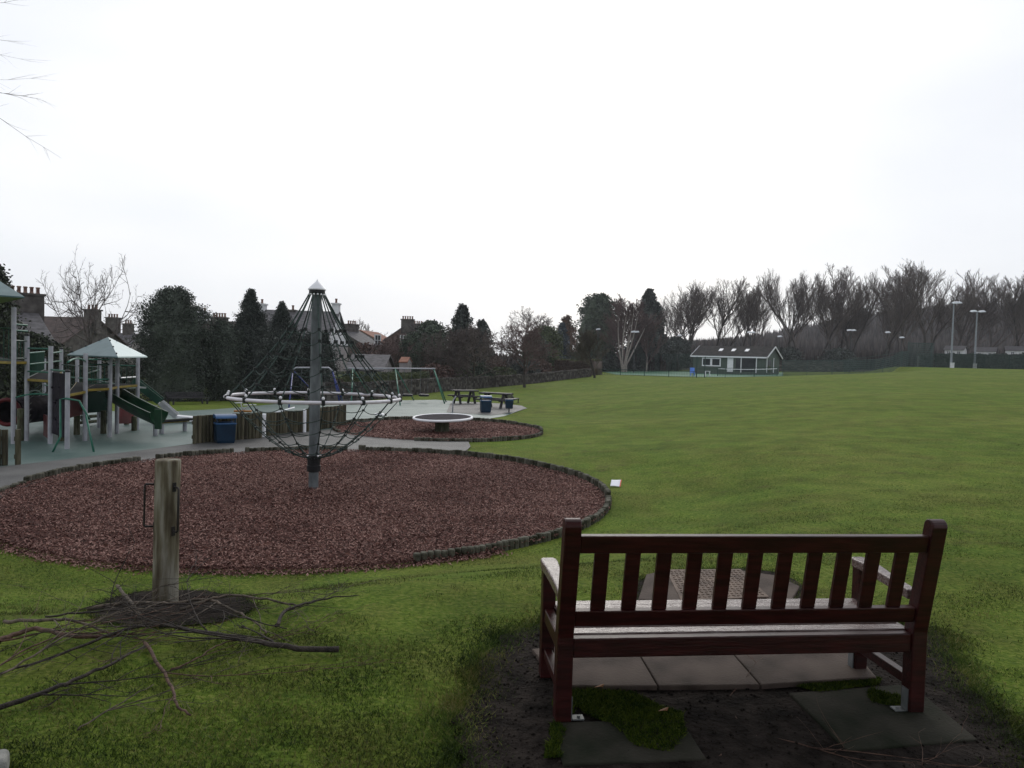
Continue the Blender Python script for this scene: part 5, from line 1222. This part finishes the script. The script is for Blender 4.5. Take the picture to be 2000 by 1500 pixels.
for px_, lb in ((1859.5, 'pale cabinet at the foot of the taller pale floodlight pole'), (1904, 'pale cabinet at the foot of the two headed floodlight pole')):
    b = gY(px_, 92.5 if px_ < 1880 else 96.5); mb = MB().box((0,0,.3), (.35,.3,.65)); mb.box((0,0,.65), (.42,.36,.06)); me = bpy.data.meshes.new('cabinet'); me.from_pydata(mb.v, [], mb.f); tag(link('cabinet', me, M_whwall, loc=b), lb, 'cabinet', 'floodlight cabinets')
# blue chair and white bins near the clubhouse
bc = gY(1353, 100); bo = empty('court_chair', bc, 'bright blue seat at the left corner of the clubhouse', 'chair')
mlb = mat('bright_blue', (.10,.22,.65), (.14,.28,.75), rough=.5)
MB().box(bc+Vector((0,0,.45)), (.6,.5,.06)).build('seat', mlb, bo); MB().box(bc+Vector((0,.24,.8)), (.6,.06,.65)).build('backrest', mlb, bo)
for x in (-.25, .25):
    for y in (-.2, .2): MB().box(bc+Vector((x, y, .21)), (.06,.06,.42)).build('leg', mlb, bo)
wb = gY(1382, 98); wo = empty('court_table', wb, 'small white table on the court left of the clubhouse windows', 'table')
MB().box(wb+Vector((0,0,.7)), (.7,.5,.05)).build('tabletop', M_white, wo)
for x in (-.28, .28): MB().box(wb+Vector((x, 0, .34)), (.06,.4,.68)).build('leg', M_white, wo)

# ------------------------------------------------------------------ trees
def bt(px, Y, pb, ptop, wpx, label, mt, mc, seed, **k):
    b = gY(px, Y) if Y else P(px, pb); h = W(px, ptop, b.y).z-b.z; return bare_tree(b, h, wpx/FPX*b.y, label, mt, mc, seed, **k)
bt(172, 44, 0, 492, 225, 'wide spreading bare tree behind the climbing frame', M_trunkdk, M_twiglt, 31, stem=.38, limbs=.95, up=.22, spread=.85, lev=(11,6,5,3), r0=.028, tw=.0019, curve=.13)
bt(1025, None, 757, 630, 118, 'round headed bare tree standing on the lawn before the stone wall', M_trunkdk, M_twigred, 32, stem=.3, limbs=.62, up=.15, spread=.85, lev=(18,8,6,5), r0=.026, tw=.0028)
bt(1161, None, 738, 645, 78, 'small bare tree with a leaning trunk on the lawn near the tennis court', M_trunkdk, M_twigol, 33, stem=.25, limbs=.6, up=.4, spread=.6, lev=(18,8,6,5), r0=.03, tw=.0032)
bt(925, 64, 0, 632, 120, 'dense brown bare tree behind the stone wall', M_trunkgr, M_twig, 34, stem=.2, limbs=.62, up=.15, spread=.85, lev=(20,8,6,5), r0=.022, tw=.0032)
bt(862, 66, 0, 640, 85, 'smaller bare tree left of the dense brown one', M_trunkgr, M_twig, 35, stem=.15, limbs=.6, up=.3, spread=.75, lev=(18,8,6,4), r0=.02, tw=.003)
bt(1018, 120, 0, 598, 92, 'fine twigged bare tree showing against the sky above the round headed one', M_trunkdk, M_twig, 36, stem=.3, limbs=.6, up=.25, spread=.75, lev=(16,7,5,4), r0=.016, tw=.0022)
bt(735, 110, 0, 624, 62, 'thin bare tree above the orange roof', M_trunkdk, M_twig, 37, stem=.3, limbs=.5, up=.4, spread=.6, lev=(10,6,4,3), r0=.014, tw=.0024)
bt(1090, 120, 0, 615, 70, 'low bare tree above the green garden shrubs', M_trunkdk, M_twig, 38, stem=.3, limbs=.5, up=.3, spread=.7, lev=(12,6,5,3), r0=.014, tw=.0022)
bt(760, 70, 0, 650, 120, 'reddish bare shrubbery before the pinkish house', M_trunkdk, M_twigred, 39, stem=.05, limbs=.7, up=.35, spread=.6, lev=(22,7,5,4), r0=.012, tw=.003, name='bare_shrub', cat='shrub')
# birch clump
bt(1222, 122, 0, 578, 105, 'birch with pale spreading stems and purple brown twigs', M_birch, M_twigred, 40, stem=.12, limbs=.75, up=.42, spread=.38, lev=(15,9,7,5), r0=.016, tw=.0024, droop=.06, name='birch_tree')
bb = gY(1216, 121); br_ = bpy.data.objects
rgb = random.Random(8); mb = MB()
for (tx, ty) in ((1238, 600), (1262, 635), (1245, 620), (1208, 625), (1225, 610)):
    e = W(tx, ty, 121+rgb.uniform(-1, 1)); pts = [bb+(e-bb)*t+Vector((.5*math.sin(t*3)*(1 if tx > 1225 else -1)*.6, 0, .5*math.sin(t*3.1))) for t in [i/8 for i in range(9)]]; mb.tube(pts, [.16*(1-.8*i/8) for i in range(9)], 6)
bro = [o for o in bpy.data.objects if o.name.startswith('birch_tree')][0]
me = bpy.data.meshes.new('stems'); me.from_pydata([(v[0]-bro.location.x, v[1]-bro.location.y, v[2]-bro.location.z) for v in mb.v], [], mb.f); link('stems', me, M_birch, bro)
bt(1262, 124, 0, 622, 60, 'smaller reddish birch leaning right of the pale stemmed one', M_birch, M_twigred, 41, stem=.2, limbs=.6, up=.42, spread=.42, lev=(12,8,6,4), r0=.016, tw=.0026, name='birch_tree')
# background evergreens, middle
ev(918, 0, 596, 56, 'tall dark cypress rising behind the dense brown tree', lambda t: max(.1, (1-max(0, t-.35)**1.5*1.75)), M_ev2, 51, Y=84, nclump=260, per=34, leaf=.3, sig=.35, name='cypress_tree')
ev(958, 0, 627, 46, 'shorter dark cypress right of the tall one', lambda t: max(.1, (1-max(0, t-.35)**1.5*1.75)), M_ev2, 52, Y=86, nclump=200, per=34, leaf=.3, sig=.35, name='cypress_tree')
ev(860, 0, 630, 74, 'dark ivy covered tree right of the pinkish house', roundp, M_ev3, 53, Y=74, nclump=240, per=34, leaf=.26, sig=.35)
ev(822, 0, 650, 50, 'green shrubby evergreen hugging the pinkish house', roundp, M_ev3, 54, Y=70, nclump=180, per=34, leaf=.22, sig=.3)
ev(1085, 0, 640, 64, 'olive green garden evergreen above the clipped hedge', roundp, M_ev4, 55, Y=100, nclump=220, per=34, leaf=.3, sig=.4)
ev(1062, 0, 655, 50, 'dark garden evergreen behind the round headed bare tree', roundp, M_ev3, 56, Y=96, nclump=180, per=34, leaf=.28, sig=.4)
ev(1126, 0, 616, 44, 'russet leaved tree behind the blue spruce', eggp, M_orb, 57, Y=118, nclump=160, per=30, leaf=.32, sig=.4, name='russet_tree')
ev(1118, 0, 632, 46, 'blue grey spruce above the clipped hedge', conep, M_blu, 58, Y=108, nclump=200, per=32, leaf=.3, sig=.35, name='spruce_tree')
ev(1188, 0, 577, 92, 'broad dark green tree left of the birch', roundp, M_ev3, 59, Y=134, nclump=360, per=34, leaf=.45, sig=.6)
ev(1288, 0, 566, 78, 'tall dark conifer right of the birches', lambda t: max(.06, min(1, (1-t)*1.55)**.8), M_ev2, 60, Y=132, nclump=420, per=36, leaf=.42, sig=.5, name='conifer_tree')
ev(1340, 0, 662, 70, 'dark evergreen shrub left of the clubhouse roof', roundp, M_ev2, 61, Y=140, nclump=180, per=34, leaf=.4, sig=.5, name='bush', cat='bush')
ev(1560, 0, 682, 60, 'dark shrub behind the right end of the clubhouse', roundp, M_ev2, 62, Y=138, nclump=150, per=30, leaf=.4, sig=.5, name='bush', cat='bush')
ev(1668, 0, 685, 60, 'dark holly bush behind the mesh fence', roundp, M_ev2, 63, Y=136, nclump=150, per=30, leaf=.4, sig=.5, name='bush', cat='bush')
# garden shrubs behind the wall
for i, (px, top, wd, Y, m, lb) in enumerate(((868, 715, 60, 62, M_redb, 'reddish shrub behind the right end of the green swing'), (955, 712, 44, 72, M_ev3, 'rounded dark shrub behind the stone wall under the cypresses'), (985, 700, 40, 76, M_redb, 'reddish shrub behind the wall beside the rounded dark one'),
        (1000, 722, 50, 74, M_ev4, 'olive shrub close behind the wall'), (1045, 706, 56, 82, M_ev2, 'dark shrub just behind the round headed bare tree'), (1072, 705, 46, 84, M_redb, 'reddish shrub at the left end of the clipped hedge'),
        (910, 720, 70, 66, M_ev4, 'low green shrub behind the wall below the dense brown tree'), (725, 672, 50, 82, M_redb, 'red brown shrub below the orange roof'), (782, 672, 64, 76, M_redb, 'russet shrub in front of the pinkish house'), (820, 735, 60, 60, M_ivy, 'dark shrub behind the green swing'),
        (1200, 702, 60, 126, M_ev2, 'dark shrub at the foot of the birch'), (1140, 690, 46, 112, M_ev3, 'dark green shrub between the hedge and the small lawn tree'))):
    ev(px, 0, top, wd, lb, roundp, m, 70+i, Y=Y, nclump=130, per=30, leaf=.13+.0018*Y, sig=.25, name='shrub', cat='shrub', group='shrubs behind the stone wall' if px < 1100 else None)
# woodland edge
protos = []
for i in range(5):
    protos.append(dict(seed=190+i, stem=.30+.03*i, limbs=.44+.03*(i % 3), up=.55, spread=.47, lev=(18,7,6,5), r0=.0125, tw=.00060, curve=.13))
WT = [(1300,155,566,70,0),(1330,160,558,74,1),(1362,150,556,80,2),(1392,156,548,70,3),(1442,158,562,62,4),(1472,150,546,66,0),(1512,156,536,70,1),(1548,148,522,86,2),(1588,156,548,66,3),(1628,150,560,74,4),
      (1668,156,508,84,0),(1706,150,524,80,1),(1740,158,540,70,2),(1790,160,560,72,3),(1822,150,506,104,4),(1862,158,548,90,0),(1965,150,496,104,1),(1912,160,566,80,2),(2010,156,540,80,3),(1425,165,590,60,2),(1610,166,590,60,1),(1765,150,572,60,4),(1640,164,575,60,3)]
where = ['behind the dark conifer', 'just right of the dark conifer', 'left of the clubhouse roof', 'above the left gable of the clubhouse', 'above the left skylight', 'above the middle skylight', 'above the right gable of the clubhouse', 'tallest just right of the clubhouse', 'above the stone wall by the clubhouse',
   'in the dip right of the clubhouse', 'tall and dense above the teal fence', 'above the pair of single floodlights', 'left of the practice cage', 'behind the practice cage', 'tall and rounded left of the pale floodlights', 'behind the taller pale floodlight', 'tallest and standing apart at far right', 'low between the two pale floodlights', 'cut by the right edge of the photo', 'short one behind the clubhouse ridge', 'short one behind the bare row', 'short one left of the rounded tree', 'short one in the middle of the row']
extra = [(1316,152,572,54,3),(1377,160,560,56,0),(1455,151,556,52,2),(1492,158,540,58,3),(1530,152,530,60,4),(1568,160,540,60,0),(1648,158,536,60,1),(1686,153,524,64,2),(1724,156,532,62,0),(1806,153,530,64,2),(1842,157,520,70,3),(1890,154,566,70,1),(1940,152,540,70,3),(1985,157,520,80,2)]
nb_ = ['dark conifer', 'second tree left of the clubhouse', 'left skylight', 'middle skylight', 'right skylight', 'right gable of the clubhouse', 'start of the teal fence', 'middle of the teal fence', 'pair of single floodlights', 'practice cage', 'gap before the taller pale floodlight', 'taller pale floodlight', 'two headed pale floodlight', 'tall tree standing apart at far right']
WT = WT+extra[::2]; where = where+['slim one near the '+q_ for q_ in nb_[::2]]
first = {}
for (px, Y, top, wd, k), wl in zip(WT, where):
    b = gY(px, Y); h = W(px, top, Y).z-b.z; w_ = wd*1.12/FPX*Y; lb = 'bare woodland tree, '+wl
    if k not in first:
        r_ = bare_tree(b, h, w_, lb, M_trunkdk, M_twig, group='bare trees in the woodland row', **protos[k]); first[k] = (r_, h, w_)
    else:
        r_, h0, w0 = first[k]; copy_tree(r_, b, rz=random.uniform(0, 6.28), sc=(w_/w0, w_/w0, h/h0), label=lb)
# dark wood on the hill and thicket below the row
M_wood = mat('far_wood', (.016,.012,.010), (.050,.038,.033), rough=.95, scale=.05, island=.8, lo=.25, hi=.8)
rng = np.random.default_rng(77)
def wood(name, label, x, y, hgt, wid, m=M_wood):
    n = len(x); z = H(x, y); h = hgt*rng.uniform(.55, 1.25, n); a = rng.uniform(0, PI, n); c, s = np.cos(a)*wid, np.sin(a)*wid
    base = np.stack([x, y, z-.3], 1); o1 = np.stack([c, s, 0*c], 1); o2 = np.stack([-s, c, 0*c], 1); up_ = np.stack([rng.normal(0, .05, n)*h, rng.normal(0, .05, n)*h, h], 1)
    V = np.stack([base-o1*.5, base+o1*.5, base+o2*.5, base+up_*.55+o1*.9, base+up_*.55-o1*.5-o2*.7, base+up_*.55-o1*.4+o2*.8, base+up_], 1).reshape(-1, 3)
    F = np.array([(3,4,6),(4,5,6),(5,3,6),(0,3,4),(1,3,5),(2,5,4)]); F = (np.arange(n)[:, None, None]*7+F[None]).reshape(-1, 3)
    return tag(link(name, arr_mesh(name, V, F), m), label, 'wood', kind='stuff')
x = rng.uniform(60, 420, 30000); y = rng.uniform(225, 420, 30000); wood('hill_wood', 'dark leafless wood covering the far hill', x, y, 8, .8)
x = rng.uniform(28, 150, 6500); y = rng.uniform(160, 215, 6500); wood('thicket', 'brown undergrowth below the row of bare trees', x, y, 4.5, .35)
x = rng.uniform(-60, 30, 3500); y = rng.uniform(128, 180, 3500); wood('thicket', 'distant brown scrub behind the gardens', x, y, 3.0, .35)
hedge((1830, 0), (2080, 0), 694, 1.6, 'dark hedge behind the fence at the top of the field', M_ev2, seed=8, Y=(122, 118), n=12000, leaf=.3)
# far cottages right
for (a, b_, top, lb) in ((1850, 1885, 676, 'far pale cottage between the two pale floodlight poles'), (1905, 1945, 679, 'far pale cottage right of the two headed floodlight'), (1965, 2010, 677, 'far pale cottage at the right edge of the photo')):
    house(W(a, top, 150), W(b_, top, 148), 5, W(a, top+7, 147).z, lb, M_whwall, M_slate, [], [('f', -.9, W(a, top+13, 147).z, .6, .7), ('f', .9, W(a, top+13, 147).z, .6, .7)])

# ------------------------------------------------------------------ tree whose twigs hang into the top left corner
tb = Vector((-8.2, 7.6, hz(-8.2, 7.6))); ot = empty('bare_tree', tb, 'bare tree just outside the left edge whose thin twigs reach into the sky', 'tree'); rg = random.Random(4)
MB().tube([tb+Vector((.05*math.sin(i), .04*math.cos(i), i*.75-.1)) for i in range(11)], [.17-.013*i for i in range(11)], 10).build('trunk', M_trunkdk, ot, smooth=True)
mb = MB()
def tw_(pts_, r):
    P_ = [tb+Vector((0, 0, max(2, W(*pts_[0], 7.3).z-.3-tb.z)))]+[W(a, b, 7.3+.1*i) for i, (a, b) in enumerate(pts_)]
    n = len(P_); mb.tube(P_, [r*4]+[r*(1-.75*i/(n-1)) for i in range(1, n)], 5)
    for i in range(1, n-1):
        d = (P_[i+1]-P_[i]).normalized(); e = P_[i]
        for _ in range(2):
            dd = (d+Vector((rg.gauss(0,.4), rg.gauss(0,.4), rg.gauss(0,.35)))).normalized(); q = [e]; L_ = rg.uniform(.1, .3)
            for k in range(4): dd = (dd+Vector((rg.gauss(0,.1),)*3)).normalized(); q.append(q[-1]+dd*L_/4)
            mb.tube(q, [r*.4, r*.35, r*.3, r*.2, r*.1], 4)
tw_([(-120, 130), (-40, 172), (15, 184), (40, 187), (70, 192), (85, 203)], .0028)
tw_([(-120, 160), (-40, 178), (5, 182), (45, 187), (85, 181)], .0025)
tw_([(-110, 170), (-30, 215), (0, 231), (50, 266), (85, 287), (120, 309)], .0032)
tw_([(-110, 90), (-20, 104), (0, 107), (40, 115), (100, 119)], .002)
tw_([(-110, 150), (-20, 155), (15, 156), (60, 153), (95, 149)], .002)
tw_([(-110, 10), (-20, 7), (8, 5), (32, 0), (60, -8)], .0028)
tw_([(-110, 60), (-20, 76), (15, 80), (45, 87)], .002)
mb.build('branches', M_twig, ot, smooth=True)

# unseen evergreen added behind the camera to keep half of the sky off the foreground
evergreen(Vector((.8, -5.0, 0)), 13, 6.9, roundp, 'large dark evergreen added behind the camera, unseen, to shade the foreground', M_ev1, 99, leaf=.2, nclump=1300, per=34, sig=.45, trunk_h=3.9)
# ------------------------------------------------------------------ damp air
M_haze = bpy.data.materials.new('haze'); M_haze.use_nodes = True; hn = M_haze.node_tree; hn.nodes.remove(hn.nodes['Principled BSDF'])
vp = hn.nodes.new('ShaderNodeVolumePrincipled'); vp.inputs['Color'].default_value = (.93, .95, 1, 1); vp.inputs['Density'].default_value = .00035; vp.inputs['Anisotropy'].default_value = .2
hn.links.new(vp.outputs[0], hn.nodes['Material Output'].inputs['Volume'])
mb = MB().box((90, 218, 28), (800, 570, 64)); o = mb.build('haze', M_haze); o['kind'] = 'stuff'
